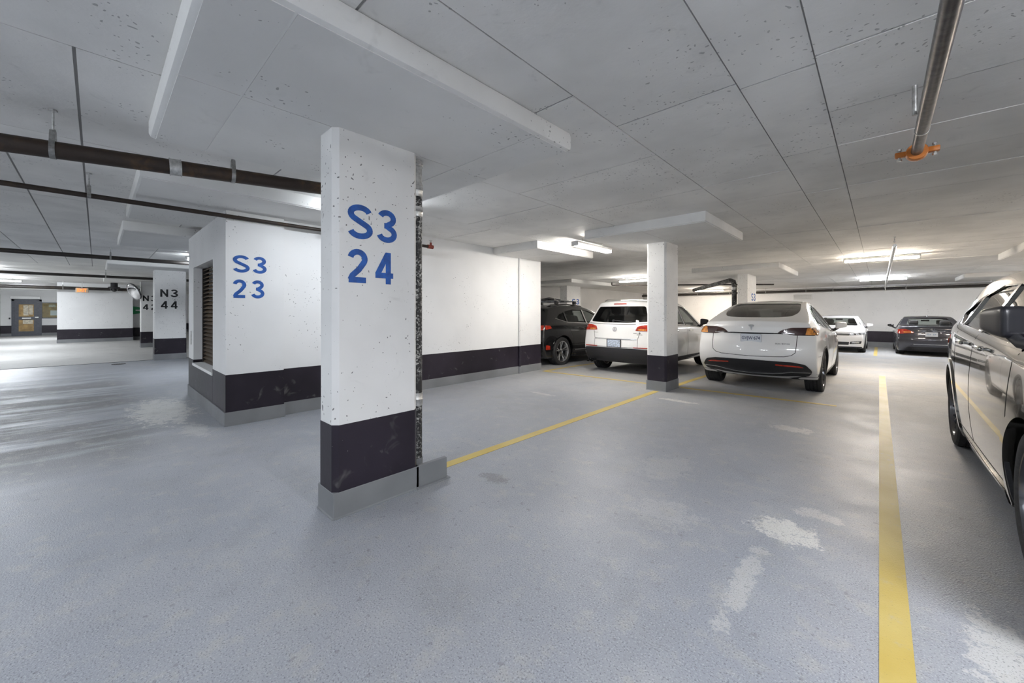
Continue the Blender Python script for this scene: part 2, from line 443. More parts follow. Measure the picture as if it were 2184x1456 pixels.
def floor_mat():
    m, nt, bs = nmat('grey_blue_floor_coating')
    P = pos(nt)
    sep = nt.nodes.new('ShaderNodeSeparateXYZ'); nt.links.new(P, sep.inputs[0])
    big = noise(nt, P, 0.45, 2, 0.6)
    mid = noise(nt, P, 2.6, 3, 0.65)
    c = mixc(nt, maprange(nt, big, 0.35, 0.68), (0.285, 0.30, 0.335), (0.33, 0.34, 0.37))
    c = mixc(nt, math_n(nt, 'MULTIPLY', maprange(nt, mid, 0.45, 0.8), 0.3), c, (0.48, 0.48, 0.47))
    # tyre-dirt in the drive aisle on the left, bare concrete beyond the joint
    st = nt.nodes.new('ShaderNodeMapping'); st.inputs['Scale'].default_value = (1.1, 0.2, 1.0); st.inputs['Rotation'].default_value = (0, 0, R(8))
    nt.links.new(P, st.inputs['Vector'])
    lane = maprange(nt, noise(nt, st.outputs[0], 1.5, 4, 0.7), 0.36, 0.56)
    lx = math_n(nt, 'MULTIPLY', maprange(nt, sep.outputs[0], -4.2, -6.2), maprange(nt, sep.outputs[0], -14.0, -10.0))
    ly = maprange(nt, sep.outputs[1], 0.8, 0.1)
    lane = math_n(nt, 'MULTIPLY', math_n(nt, 'MULTIPLY', lane, lx), ly)
    c = mixc(nt, math_n(nt, 'MULTIPLY', lane, 0.75), c, (0.10, 0.095, 0.09))
    bare = math_n(nt, 'LESS_THAN', sep.outputs[0], -15.2)
    c = mixc(nt, math_n(nt, 'MULTIPLY', bare, 0.85), c, mixc(nt, lane, (0.54, 0.53, 0.51), (0.32, 0.31, 0.30)))
    # dusty concrete further into the bays
    far = maprange(nt, sep.outputs[1], 4.5, 8.5)
    dust = math_n(nt, 'MULTIPLY', far, maprange(nt, noise(nt, P, 0.9, 2, 0.65), 0.25, 0.6))
    c = mixc(nt, math_n(nt, 'MULTIPLY', dust, 0.75), c, (0.38, 0.37, 0.35))
    stm = nt.nodes.new('ShaderNodeMapping'); stm.inputs['Scale'].default_value = (0.10, 5.0, 1.0); stm.inputs['Rotation'].default_value = (0, 0, R(-4))
    nt.links.new(P, stm.inputs['Vector'])
    marks = maprange(nt, noise(nt, stm.outputs[0], 1.6, 2, 0.6), 0.66, 0.70)
    c = mixc(nt, math_n(nt, 'MULTIPLY', math_n(nt, 'MULTIPLY', marks, far), 0.35), c, (0.17, 0.16, 0.15))
    # dried pale splashes with their own outline
    wn = nt.nodes.new('ShaderNodeTexNoise'); wn.inputs['Scale'].default_value = 9.0; wn.inputs['Detail'].default_value = 3; wn.inputs['Roughness'].default_value = 0.7
    nt.links.new(P, wn.inputs['Vector'])
    fine = math_n(nt, 'MULTIPLY', math_n(nt, 'SUBTRACT', noise(nt, P, 55.0, 1, 0.7), 0.5), 2.2)
    for (sx, sy, rx, ry, k) in ((-0.42, 2.93, 0.17, 0.15, 0.95), (-0.30, 3.30, 0.12, 0.08, 0.5), (-0.50, 2.25, 0.05, 0.42, 0.45), (-7.25, 0.62, 0.95, 0.32, 0.85),
                                (-5.75, 0.78, 0.35, 0.12, 0.5), (-2.25, 6.12, 0.30, 0.07, 0.9), (-0.73, 5.53, 0.20, 0.13, 0.7), (0.36, 2.36, 0.10, 0.40, 0.6),
                                (-1.05, 2.62, 0.20, 0.20, 0.25), (-2.28, 2.22, 0.14, 0.08, -0.6), (-4.1, 5.1, 0.25, 0.05, 0.5), (0.9, 1.2, 0.25, 0.25, 0.3), (-1.35, 3.4, 0.2, 0.3, 0.2)):
        dx = math_n(nt, 'DIVIDE', math_n(nt, 'SUBTRACT', sep.outputs[0], sx), rx)
        dy = math_n(nt, 'DIVIDE', math_n(nt, 'SUBTRACT', sep.outputs[1], sy), ry)
        d = math_n(nt, 'ADD', math_n(nt, 'MULTIPLY', dx, dx), math_n(nt, 'MULTIPLY', dy, dy))
        d = math_n(nt, 'ADD', d, math_n(nt, 'MULTIPLY', math_n(nt, 'SUBTRACT', wn.outputs[0], 0.5), 5.0))
        d = math_n(nt, 'ADD', d, fine)
        mk = maprange(nt, d, 1.3, 0.5)
        c = mixc(nt, math_n(nt, 'MULTIPLY', mk, abs(k)), c, (0.60, 0.59, 0.56) if k > 0 else (0.16, 0.16, 0.16))
    mott = maprange(nt, noise(nt, P, 6.5, 3, 0.75), 0.50, 0.70)
    c = mixc(nt, math_n(nt, 'MULTIPLY', mott, 0.38), c, (0.43, 0.415, 0.375))
    grime = maprange(nt, noise(nt, P, 1.5, 4, 0.7), 0.50, 0.72)
    c = mixc(nt, math_n(nt, 'MULTIPLY', grime, 0.30), c, (0.20, 0.20, 0.205))
    spot = maprange(nt, noise(nt, P, 22.0, 1, 0.6), 0.68, 0.74)
    c = mixc(nt, math_n(nt, 'MULTIPLY', spot, 0.45), c, (0.16, 0.16, 0.17))
    sp = noise(nt, P, 135.0, 1, 0.65)
    c = mixc(nt, math_n(nt, 'MULTIPLY', maprange(nt, sp, 0.58, 0.70), 0.7), c, (0.10, 0.105, 0.12))
    c = mixc(nt, math_n(nt, 'MULTIPLY', maprange(nt, sp, 0.42, 0.30), 0.45), c, (0.56, 0.58, 0.61))
    nt.links.new(c, bs.inputs['Base Color'])
    bs.inputs['Specular IOR Level'].default_value = 0.38
    rg = maprange(nt, mid, 0.3, 0.7, 0.36, 0.46)
    rg = math_n(nt, 'ADD', rg, math_n(nt, 'ADD', math_n(nt, 'MULTIPLY', far, 0.20), math_n(nt, 'ADD', math_n(nt, 'MULTIPLY', lane, 0.18), math_n(nt, 'MULTIPLY', bare, 0.25))))
    nt.links.new(rg, bs.inputs['Roughness'])
    h = noise(nt, P, 130.0, 1, 0.6)
    bump(nt, bs, h, 0.6, 0.003)
    return m
M['floor'] = floor_mat()
# ------------------------------------------------------------------ large structure
ZC, ZS = 2.71, 2.57            # slab soffit, drop-panel soffit
XL, XR, YN, YF = -40.0, 8.0, -7.0, 26.0

bm = B()
rows = [(YN - 0.3, 0.0), (8.0, 0.0), (YF + 0.3, floor_z(YF + 0.3))]
top = [[bm.verts.new((x, y, z)) for x in (XL - .3, XR + .3)] for y, z in rows]
bot = [[bm.verts.new((x, y, -0.8)) for x in (XL - .3, XR + .3)] for y, z in rows]
for i in range(2):
    bm.faces.new((top[i][0], top[i][1], top[i + 1][1], top[i + 1][0]))
    bm.faces.new((bot[i][0], bot[i + 1][0], bot[i + 1][1], bot[i][1]))
    for s in (0, 1):
        bm.faces.new((top[i][s], top[i + 1][s], bot[i + 1][s], bot[i][s]))
bm.faces.new((top[0][0], bot[0][0], bot[0][1], top[0][1]))
bm.faces.new((top[2][0], top[2][1], bot[2][1], bot[2][0]))
floor_o = tag(obj('floor', bm, M['floor']), 'grey-blue coated concrete floor with worn pale splashes', kind='structure')
bm = B(); box(bm, -15.24, -15.17, YN, 7.0, -0.05, 0.003)
obj('expansion_joint', bm, M['seam'], floor_o)

bm = B(); box(bm, XL - .3, XR + .3, YN - .3, YF + .3, ZC + 0.007, ZC + 0.3)
ceil_o = tag(obj('ceiling', bm, M['ceil_joint']), 'painted concrete ceiling with board-form joints and drop panels', kind='structure')
def cpanel(x0, x1, y0, y1, z=ZC, parent=ceil_o, mat='ceil', name='ceiling_panel', g=0.0035):
    bm = B()
    dz = random.uniform(-0.0025, 0.0025)
    box(bm, x0 + g, x1 - g, y0 + g * 2, y1 - g * 2, z + dz, z + 0.0075)
    return obj(name, bm, M[mat], parent)
def seams(a, b, step):
    o = [a]
    while o[-1] + step * 1.4 < b: o.append(o[-1] + step)
    return o + [b]
def run(xs, ys):
    for a, b in zip(xs, xs[1:]):
        for c, d in zip(ys, ys[1:]): cpanel(a, b, c, d)
run([-0.25, 2.19, 4.63], [-1.6, -0.85, -0.16, 0.53, 1.22, 1.91, 2.61, 3.40, 4.12, 4.80, 5.5, 6.2, 6.9, 7.6, 8.3, 9.0, 9.8, 10.6, 11.4, 12.2, 13.0] + seams(14.4, YF, 1.6))
run([-0.62, -0.25], seams(-1.6, 12.0, 1.43) + seams(14.5, YF, 2.9))
run([-1.40, -0.62], [-1.6, -0.9, 0.8, 2.61, 4.49, 5.35, 6.24, 8.1, 9.9, 11.7, 13.5, 16, 19, 22, YF])
run([-3.0, -1.40], [-1.6, -0.5, 0.8, 2.05, 3.3, 4.55, 5.8, 7.1, 8.4, 9.7, 11, 12.5] + seams(14, YF, 2.4))
run([-4.60, -3.0], [-1.6, -0.08, 1.2, 2.61, 3.9, 5.2, 6.5, 7.8, 9.1, 10.4, 12.0] + seams(14, YF, 2.4))
for k in range(5):
    x1 = -4.6 - 2.44 * k
    run([x1 - 2.44, x1], [-3.0, -2.0, -1.1, -0.52, -0.08, 0.9, 2.0])
run([-12.0, -9.5, -7.0, -4.6], seams(2.0, YF, 2.4))
for a in ((XL, -16.8, YN, YF), (-16.8, -12.0, 2.0, YF), (-16.8, -4.6, YN, -3.0), (-4.6, 4.63, YN, -1.6), (4.63, XR, YN, YF)):
    cpanel(*a)

def drop(x0, x1, y0, y1, z=ZS, splitx=(), splity=(), bev=0.015):
    bm = B(); box(bm, x0, x1, y0, y1, z + 0.006, ZC + 0.006, bev)
    d = obj('drop_panel', bm, M['drop'], ceil_o, True)
    xs = [x0 + bev] + list(splitx) + [x1 - bev]; ys = [y0 + bev] + list(splity) + [y1 - bev]
    for a, b in zip(xs, xs[1:]):
        for c, e in zip(ys, ys[1:]):
            cpanel(a, b, c, e, z, d, 'drop', 'soffit_panel', 0.003)
    return d
drop(-3.75, -1.70, 0.25, 2.48, splitx=(-2.62,), splity=(0.56, 2.07), bev=0.03)
drop(-3.57, -1.68, 5.55, 7.50, splitx=(-2.6,))
drop(-5.87, -4.67, 5.66, 7.63, splity=(6.6,))
drop(-7.05, -4.82, 0.26, 3.1, splitx=(-5.9,))
drop(-10.03, -8.09, 0.26, 3.1)
drop(-16.2, -13.95, 0.18, 3.1)
drop(-22.2, -19.8, 0.18, 3.1)
drop(-11.2, -8.95, 13.0, 16.6)
drop(-4.2, -1.95, 12.5, 15.9)
drop(2.02, 4.3, 11.9, 14.4)
drop(2.15, 4.4, 20.6, 22.9)
drop(2.0, 4.3, 5.4, 7.4)

def wall(name, x0, x1, y0, y1, zb=0.0, zt=ZC + 0.02, band=(0.16, 0.61), label=None, mat='white_wall'):
    bm = B(); box(bm, x0, x1, y0, y1, zb - 0.25, zt)
    w = tag(obj(name, bm, M[mat]), label or 'white painted concrete wall with dark lower band', kind='structure')
    if band:
        bm = B(); box(bm, x0 - .003, x1 + .003, y0 - .003, y1 + .003, zb + band[0], zb + band[1])
        obj('dark_band', bm, M['band'], w)
        bm = B(); box(bm, x0 - .012, x1 + .012, y0 - .012, y1 + .012, zb - 0.25, zb + band[0], 0.004, 1)
        obj('curb_coating', bm, M['curb'], w)
    return w
wall('wall_back', XL, XR, YF, YF + .3, -0.29, band=(0.23, 0.75), label='white concrete back wall behind the parked sedans')
wall('wall_right', XR, XR + .3, YN, YF, -0.3, label='white concrete wall beside the right-hand bays')
wall('wall_front', XL, XR, YN - .3, YN, 0, label='white concrete wall across the drive aisle')
wall('wall_middle', -6.15, -5.87, 1.67, 7.24, 0, label='white concrete wall with dark band between shaft and parked cars')
wall('wall_left', XL, -36.5, -3.75, 8.0, 0, label='white wall with grey door at end of aisle')
wall('wall_aisle_end', XL, -34.6, YN, -3.75, 0, label='white wall return left of the grey door')
wall('wall_lobby', -27.3, -26.6, -1.20, 1.22, 0, label='white wall with black band facing the drive aisle')
wall('wall_lobby_return', -28.5, -27.3, 1.0, 2.4, 0, label='narrow white wall carrying a green arrow sign')
wall('wall_service', -40.0, -16.5, 4.5, 4.8, 0, label='white wall behind the numbered north columns')
wall('wall_service_end', -12.2, -11.9, 4.2, 25.9, -0.2, label='white wall closing the far bays')

# columns -----------------------------------------------------------------
def column(x0, x1, y0, y1, zt, label, base=0.0, bev=0.02, texts=(), curb=(0, 0, 0, 0), paintm='blue', bandh=(0.17, 0.61)):
    cx, cy = (x0 + x1) / 2, (y0 + y1) / 2
    t = thing('concrete_column', (cx, cy, base), 0, label, 'column')
    X0, X1, Y0, Y1 = x0 - cx, x1 - cx, y0 - cy, y1 - cy
    def ch(e, z0, z1, b):
        bm = B(); v = box(bm, X0 - e, X1 + e, Y0 - e, Y1 + e, z0, z1)
        es = [ed for ed in bm.edges if abs(ed.verts[0].co.z - ed.verts[1].co.z) > 0.02]
        bmesh.ops.bevel(bm, geom=es, offset=b, segments=1, affect='EDGES')
        return bm
    obj('shaft', ch(0, 0.0, zt - base + 0.004, bev), M['white_col'], t)
    obj('dark_band', ch(0.003, bandh[0], bandh[1], bev), M['band'], t)
    bm = B()
    c0, c1, c2, c3 = curb
    box(bm, X0 - .005, X1 + .005, Y0 - .005, Y1 + .005, -0.02, bandh[0], 0.004, 1)
    n = len(bm.verts)
    # coved toe onto the floor
    box(bm, X0 - .012, X1 + .012, Y0 - .012, Y1 + .012, -0.02, 0.012, 0.008, 1)
    obj('base_curb', bm, M['curb'], t)
    if c3:
        bm = B(); box(bm, X1 - .03, X1 + .005, Y1 - .02, Y1 + c3, -0.02, bandh[0], 0.003, 1); box(bm, X1 - .03, X1 + .03, Y1 - .02, Y1 + c3 + .02, -0.02, 0.010, 0.004, 1)
        obj('curb_fin', bm, M['curb'], t)
    for s, ya, yb, za, zb in texts:
        me = stencil(s, yb - ya, zb - za)
        o = obj_me('painted_number', me, M[paintm], t, False, (X1 + 0.0012, (ya + yb) / 2 - cy, (za + zb) / 2 - base), ROT_PX)
        o['label'] = paintm.replace('blackpaint', 'black') + ' stencilled ' + s
    return t
column(-2.84, -2.59, 1.06, 1.70, ZS, 'white concrete column stencilled S3 24 with dark band and curb', bev=0.035,
       texts=(('S3', 1.15, 1.515, 1.855, 2.09), ('24', 1.15, 1.485, 1.555, 1.785)), curb=(0, 0, 0, 0.27))
column(-2.99, -2.65, 6.65, 7.22, ZS, 'blank white concrete column with dark band at end of yellow line', bev=0.03)
column(-15.5, -15.0, 1.13, 1.83, ZS, 'white column stencilled N3 44 beside the drive aisle', texts=(('N3', 1.25, 1.64, 1.81, 2.03), ('44', 1.26, 1.63, 1.47, 1.69)), paintm='blackpaint')
column(-21.4, -20.9, 1.18, 1.90, ZS, 'white column stencilled N3 42 with convex mirror', texts=(('N3', 1.235, 1.63, 1.81, 2.03), ('42', 1.235, 1.63, 1.47, 1.69)), paintm='blackpaint')
column(-10.6, -10.2, 14.45, 15.55, ZS, 'white column stencilled S3 behind the black car with roof rack', base=floor_z(15) , texts=(('S3', 14.85, 15.42, 1.74, 1.99),))
column(-3.27, -2.97, 13.9, 15.0, ZS, 'white column with black drain pipe behind the white hatchback crossover', base=floor_z(14.5), texts=(('S3', 14.3, 14.85, 1.74, 1.98), ('22', 14.3, 14.85, 1.45, 1.69)))
column(2.9, 3.25, 12.9, 13.9, ZS, 'white column hidden beyond the grey car', base=floor_z(13.5))

# ventilation shaft block S3 23 --------------------------------------------
sh = thing('ventilation_shaft', (-7.0, 1.36, 0), 0, 'white concrete shaft stencilled S3 23 with rusty louvre opening', 'shaft')
ox, oy = -7.0, 1.36
def sbox(bm, x0, x1, y0, y1, z0, z1): box(bm, x0 - ox, x1 - ox, y0 - oy, y1 - oy, z0, z1)
SH = [(-8.35, -7.90), (-6.40, -5.65)]
bm = B()
for a, b in SH: sbox(bm, a, b, 1.05, 1.67, 0, ZS + .004)
sbox(bm, -7.90, -6.40, 1.05, 1.67, 0, 0.53); sbox(bm, -7.90, -6.40, 1.05, 1.67, 2.06, ZS + .004); sbox(bm, -7.90, -6.40, 1.24, 1.67, 0.53, 2.06)
sbox(bm, -6.1, -5.745, 1.67, 2.45, 0, ZS + .004)
obj('shaft_wall', bm, M['white_wall'], sh)
bm = B()
for a, b in SH: sbox(bm, a - .003, b + .003, 1.047, 1.673, 0.165, 0.61)
sbox(bm, -7.90, -6.40, 1.046, 1.10, 0.165, 0.525); sbox(bm, -6.1, -5.742, 1.67, 2.453, 0.165, 0.61)
obj('dark_band', bm, M['band'], sh)
bm = B(); sbox(bm, -8.365, -5.636, 1.036, 1.684, -0.02, 0.165); sbox(bm, -6.1, -5.731, 1.67, 2.46, -0.02, 0.165)
obj('base_curb', bm, M['curb'], sh)
bm = B(); sbox(bm, -7.91, -6.39, 1.035, 1.24, 0.525, 0.565)
obj('opening_sill', bm, M['white_wall'], sh)
for a, b in ((-7.90, -7.86), (-6.44, -6.40)):
    bm = B(); sbox(bm, a, b, 1.16, 1.24, 0.565, 2.06)
    obj('louvre_frame', bm, M['iron'], sh)
M['louvre'] = rust('rusty_louvre', (0.07, 0.045, 0.025), (0.26, 0.19, 0.11), 16)
bm = B(); box(bm, -0.72, 0.72, -0.04, 0.04, -0.005, 0.005)
sl = obj('louvre_slat', bm, M['louvre'], sh, loc=(-7.15 - ox, 1.20 - oy, 0.60), rot=(R(38), 0, 0))
for i in range(1, 25): dup(sl, sh, (-7.15 - ox, 1.20 - oy, 0.60 + i * 0.06))
for s, ya, yb, za, zb in (('S3', 1.12, 1.475, 1.84, 2.05), ('23', 1.12, 1.45, 1.53, 1.755)):
    me = stencil(s, yb - ya, zb - za)
    obj_me('painted_number', me, M['blue'], sh, False, (-5.65 - ox + .0012, (ya + yb) / 2 - oy, (za + zb) / 2), ROT_PX)['label'] = 'blue stencilled ' + s
bm = B(); sbox(bm, -5.66, -5.646, 1.05, 1.672, 2.45, ZS + .003); sbox(bm, -5.75, -5.741, 1.67, 2.45, 2.45, ZS + .003)
obj('bare_strip', bm, M['drop'], sh)
bm = B(); box(bm, -.03, .03, -.006, .006, -.11, .11, .004)
obj('junction_plate', bm, M['zinc'], sh, loc=(-8.1 - ox, 1.046 - oy, 0.95))

# painted parking lines ----------------------------------------------------
def pline(p0, p1, w, label):
    p0, p1 = Vector(p0), Vector(p1)
    d = (p1 - p0).normalized(); n = Vector((-d.y, d.x)) * w / 2
    N = max(1, int((p1 - p0).length / 0.5))
    bm = B(); rows = []
    for i in range(N + 1):
        q = p0 + (p1 - p0) * i / N
        z = floor_z(q.y)
        rows.append([bm.verts.new((q.x + n.x, q.y + n.y, z + .0025)), bm.verts.new((q.x - n.x, q.y - n.y, z + .0025)),
                     bm.verts.new((q.x - n.x, q.y - n.y, z - .002)), bm.verts.new((q.x + n.x, q.y + n.y, z - .002))])
    for a, b in zip(rows, rows[1:]):
        for k in range(4): bm.faces.new((a[k], a[(k + 1) % 4], b[(k + 1) % 4], b[k]))
    bm.faces.new(rows[0]); bm.faces.new(list(reversed(rows[-1])))
    return tag(obj('parking_line', bm, M['yellow']), label, 'parking line')
pline((-2.80, 2.0), (-2.80, 6.62), 0.10, 'yellow line from S3 24 column to the blank column')
pline((-2.74, 7.26), (-2.74, 12.0), 0.10, 'yellow line between the two white crossovers behind blank column')
pline((0.05, 1.2), (0.05, 12.15), 0.10, 'long yellow line beside the grey metallic car')
pline((-5.68, 7.10), (-3.0, 7.22), 0.085, 'thin yellow cross line from wall end to blank column')
pline((-2.62, 7.24), (-0.45, 7.35), 0.085, 'thin yellow cross line behind the white hatchback crossover')
pline((-5.66, 7.14), (-5.60, 12.0), 0.09, 'yellow line between black car and white crossover')
pline((-0.1, 19.0), (-0.1, 25.5), 0.10, 'short faded yellow line between the two far sedans')

# fluorescent lights --------------------------------------------------------
def light(cx, cy, length, along, mat, label, z=2.55, group=None, hang=False):
    t = thing('fluorescent_light', (cx, cy, z), R(90) if along == 'y' else 0, label, 'ceiling light', group)
    h = length / 2
    bm = B(); box(bm, -h, h, -.075, .075, .045, .085, .008)
    obj('housing', bm, M['fixture'], t)
    bm = B()
    prof = [(-.062, .045), (-.062, .02), (-.045, .0), (.045, .0), (.062, .02), (.062, .045)]
    prism(bm, prof, -h + .03, h - .03, 'x')
    obj('diffuser', bm, M[mat], t)
    for s in (-1, 1):
        bm = B(); box(bm, s * (h - .015) - .018, s * (h - .015) + .018, -.07, .07, -.004, .05, .01)
        obj('end_cap', bm, M['fixture'], t, True)
    for s in (-.6, .6):
        bm = B(); tube(bm, [(s * h, 0, .08), (s * h, 0, ZC - z + .004)], .006, 6)
        obj('mount_rod', bm, M['zinc'], t)
    return t
light(-3.96, 6.45, 1.22, 'y', 'lamp_mid', 'fluorescent light between the wall and blank column')
light(0.02, 12.85, 1.35, 'x', 'lamp_warm', 'fluorescent light over the bay beyond the white hatchback crossover', z=2.605)
light(0.10, 20.6, 1.35, 'x', 'lamp_far_cool', 'fluorescent light over the two far sedans near back wall', z=2.605)
light(-6.85, 14.15, 1.25, 'x', 'lamp_bay', 'fluorescent light seen left of the blank column')
light(-6.9, 23.2, 1.6, 'x', 'lamp_warm', 'fluorescent light near back wall behind drain pipe')
light(-4.42, 2.28, 0.95, 'y', 'lamp_low', 'fluorescent light hidden behind S3 24 column')
light(-11.4, 2.0, 1.25, 'y', 'lamp_cool', 'fluorescent light peeking past the shaft corner')
light(-24.3, -2.6, 1.25, 'y', 'lamp_aisle', 'fluorescent light in front of the grey door')
light(-31.5, -2.4, 1.25, 'y', 'lamp_aisle', 'fluorescent light nearest the grey door')
light(-19.0, -2.6, 1.25, 'y', 'lamp_aisle', 'fluorescent light over the drive aisle by N3 42 column')
light(-12.5, -3.0, 1.25, 'y', 'lamp_cool', 'fluorescent light over the drive aisle between the shaft and N3 44 column')
light(-6.2, -3.0, 1.25, 'y', 'lamp_aisle', 'fluorescent light over the drive aisle before the shaft')
light(-1.3, -2.6, 1.25, 'x', 'lamp_cool', 'fluorescent light over the aisle behind the viewpoint')
light(4.6, -2.6, 1.25, 'x', 'lamp_aisle', 'fluorescent light over the aisle end')
light(1.9, 1.3, 1.25, 'x', 'lamp_far_cool', 'fluorescent light over the nose of the grey car')
light(5.2, 6.0, 1.25, 'x', 'lamp_bay', 'fluorescent light over the bays beyond the grey car')
light(5.2, 13.0, 1.25, 'x', 'lamp_warm', 'fluorescent light over the far right bays')
light(5.0, 20.6, 1.25, 'x', 'lamp_bay', 'fluorescent light beside the dark sedan')
# ------------------------------------------------------------------ cars
def pchip(pts):
    xs = [p[0] for p in pts]; ys = [p[1] for p in pts]
    n = len(xs)
    d = [(ys[i + 1] - ys[i]) / (xs[i + 1] - xs[i]) for i in range(n - 1)]
    m = [0.0] * n
    for i in range(1, n - 1):
        if d[i - 1] * d[i] > 0: m[i] = 2 * d[i - 1] * d[i] / (d[i - 1] + d[i])
    m[0], m[-1] = d[0], d[-1]
    def f(x):
        if x <= xs[0]: return ys[0]
        if x >= xs[-1]: return ys[-1]
        i = 0
        while x > xs[i + 1]: i += 1
        h = xs[i + 1] - xs[i]; t = (x - xs[i]) / h
        return ((2 * t ** 3 - 3 * t * t + 1) * ys[i] + (t ** 3 - 2 * t * t + t) * h * m[i]
                + (-2 * t ** 3 + 3 * t * t) * ys[i + 1] + (t ** 3 - t * t) * h * m[i + 1])
    return f
class Car:
    def __init__(s, S):
        s.S = S; s.L, s.W, s.H, s.zb = S['L'], S['W'], S['H'], S['zb']
        s.top, s.yr, s.yf, s.belt = pchip(S['top']), pchip(S['rear']), pchip(S['front']), pchip(S['belt'])
        L = s.L
        s.plan = pchip(S.get('plan', [(0, .90), (.10 * L, .965), (.24 * L, .995), (.5 * L, 1), (.76 * L, .99), (.89 * L, .955), (L, .84)]))
        s.tum = S.get('tumble', .42)
        s.build()
    def hw(s, y, z):
        h = s.W / 2 * s.plan(y)
        zb, bl = s.zb, s.belt(y)
        zw = zb + (bl - zb) * .52
        if z <= zw: return h * (1 - .055 * ((zw - z) / (zw - zb)) ** 2)
        if z <= bl: return h * (1 - .035 * ((z - zw) / (bl - zw)) ** 2)
        dz = z - bl
        return h * .965 - .03 * min(1, dz / .06) - s.tum * max(0, dz - .02)
    def pt(s, ss, u, k, NL):
        z = s.H
        for _ in range(12):
            y = s.yr(z) + (s.yf(z) - s.yr(z)) * ss
            z = s.top(y)
        zT = z
        lw, uw = s.lw, s.uw
        bl = min(s.belt(y), zT - .03)
        if k < len(lw): z = s.zb + (bl - s.zb) * lw[k]
        else: z = bl + (zT - bl) * uw[k - len(lw)]
        br, bf = s.S.get('bow', (.10, .16))
        y0 = s.yr(z) + br * u * u; y1 = s.yf(z) - bf * u * u
        y = y0 + (y1 - y0) * ss
        x = u * s.hw(y, z)
        if k == NL - 1: z += s.S.get('crown', .03) * (1 - u * u)
        return (x, y, z)
    def build(s):
        S = s.S
        st = S.get('st', [0, .010, .035, .07, .11, .16, .21, .26, .31, .36, .41, .46, .51, .56, .61, .66, .71, .76, .80, .84, .88, .92, .955, .985, 1])
        us = [-1, -.93, -.72, -.38, 0, .38, .72, .93, 1]
        s.lw = [0, .07, .22, .40, .58, .76, .90, 1.0]; s.uw = [.10, .35, .65, .90, 1.0]
        NL = len(s.lw) + len(s.uw); NI, NJ = len(st), len(us)
        bm = B(); V = {}
        def v(i, j, k):
            if (i, j, k) not in V: V[(i, j, k)] = bm.verts.new(s.pt(st[i], us[j], k, NL))
            return V[(i, j, k)]
        for i in range(NI - 1):
            for k in range(NL - 1):
                for j in (0, NJ - 1): bm.faces.new((v(i, j, k), v(i + 1, j, k), v(i + 1, j, k + 1), v(i, j, k + 1)))
            for j in range(NJ - 1):
                for k in (0, NL - 1): bm.faces.new((v(i, j, k), v(i, j + 1, k), v(i + 1, j + 1, k), v(i + 1, j, k)))
        for j in range(NJ - 1):
            for k in range(NL - 1):
                for i in (0, NI - 1): bm.faces.new((v(i, j, k), v(i, j + 1, k), v(i, j + 1, k + 1), v(i, j, k + 1)))
        bmesh.ops.recalc_face_normals(bm, faces=bm.faces)
        me = bpy.data.meshes.new('cage'); bm.to_mesh(me); bm.free()
        o = link(bpy.data.objects.new('cage', me))
        md = o.modifiers.new('s', 'SUBSURF'); md.levels = 2; md.render_levels = 2
        dg = bpy.context.evaluated_depsgraph_get()
        me2 = bpy.data.meshes.new_from_object(o.evaluated_get(dg))
        o.modifiers.clear(); o.data = me2
        bm = bmesh.new(); bm.from_mesh(me2); bm.normal_update(); s.bvh = BVHTree.FromBMesh(bm); bm.free()
        s.base = o
    def cabin(s):
        S = s.S; ya, yb, z0 = S['cabin']
        bm = B(); NY, NZ, NU = 14, 7, 7; V = {}
        t = .035
        for i in range(NY):
            for k in range(NZ):
                for j in range(NU):
                    if not (i in (0, NY - 1) or k in (0, NZ - 1) or j in (0, NU - 1)): continue
                    y = ya + (yb - ya) * i / (NY - 1)
                    zt = max(z0 + .06, s.top(y) - t * 1.15)
                    z = z0 + (zt - z0) * k / (NZ - 1)
                    yy = max(y, s.yr(z) + .045 + S.get('bow', (.1, .16))[0] * .5) if i < NY // 2 else y
                    u = -1 + 2 * j / (NU - 1)
                    V[(i, j, k)] = bm.verts.new((u * (s.hw(yy, z) - t - (.02 if k == NZ - 1 else 0)), yy, z))
        def q(a): bm.faces.new([V[p] for p in a])
        for i in range(NY - 1):
            for k in range(NZ - 1):
                for j in (0, NU - 1): q(((i, j, k), (i + 1, j, k), (i + 1, j, k + 1), (i, j, k + 1)))
            for j in range(NU - 1):
                for k in (0, NZ - 1): q(((i, j, k), (i, j + 1, k), (i + 1, j + 1, k), (i + 1, j, k)))
        for j in range(NU - 1):
            for k in range(NZ - 1):
                for i in (0, NY - 1): q(((i, j, k), (i, j + 1, k), (i, j + 1, k + 1), (i, j, k + 1)))
        return bm
    def finish(s, root, paint_m):
        S = s.S
        o = s.base
        cut = []
        def cutter(bm, mi):
            bmesh.ops.recalc_face_normals(bm, faces=bm.faces)
            for f in bm.faces: f.material_index = mi
            me = bpy.data.meshes.new('cut'); bm.to_mesh(me); bm.free()
            for m in (paint_m, M['plastic'], M['cabin']): me.materials.append(m)
            c = link(bpy.data.objects.new('cut', me)); cut.append(c)
            md = o.modifiers.new('b', 'BOOLEAN'); md.operation = 'DIFFERENCE'; md.solver = 'EXACT'; md.object = c
            md.material_mode = 'INDEX'
        for m in (paint_m, M['plastic'], M['cabin']): o.data.materials.append(m)
        bm = B(); r = S['R']
        for ya in S['axles']:
            for sd in (-1, 1):
                h = s.hw(ya, r)
                lathe(bm, sorted([(sd * (h - .30), r + .05), (sd * (h + .25), r + .05)]), 48, 'x', (0, ya, r))
        cutter(bm, 1)
        cutter(s.cabin(), 2)
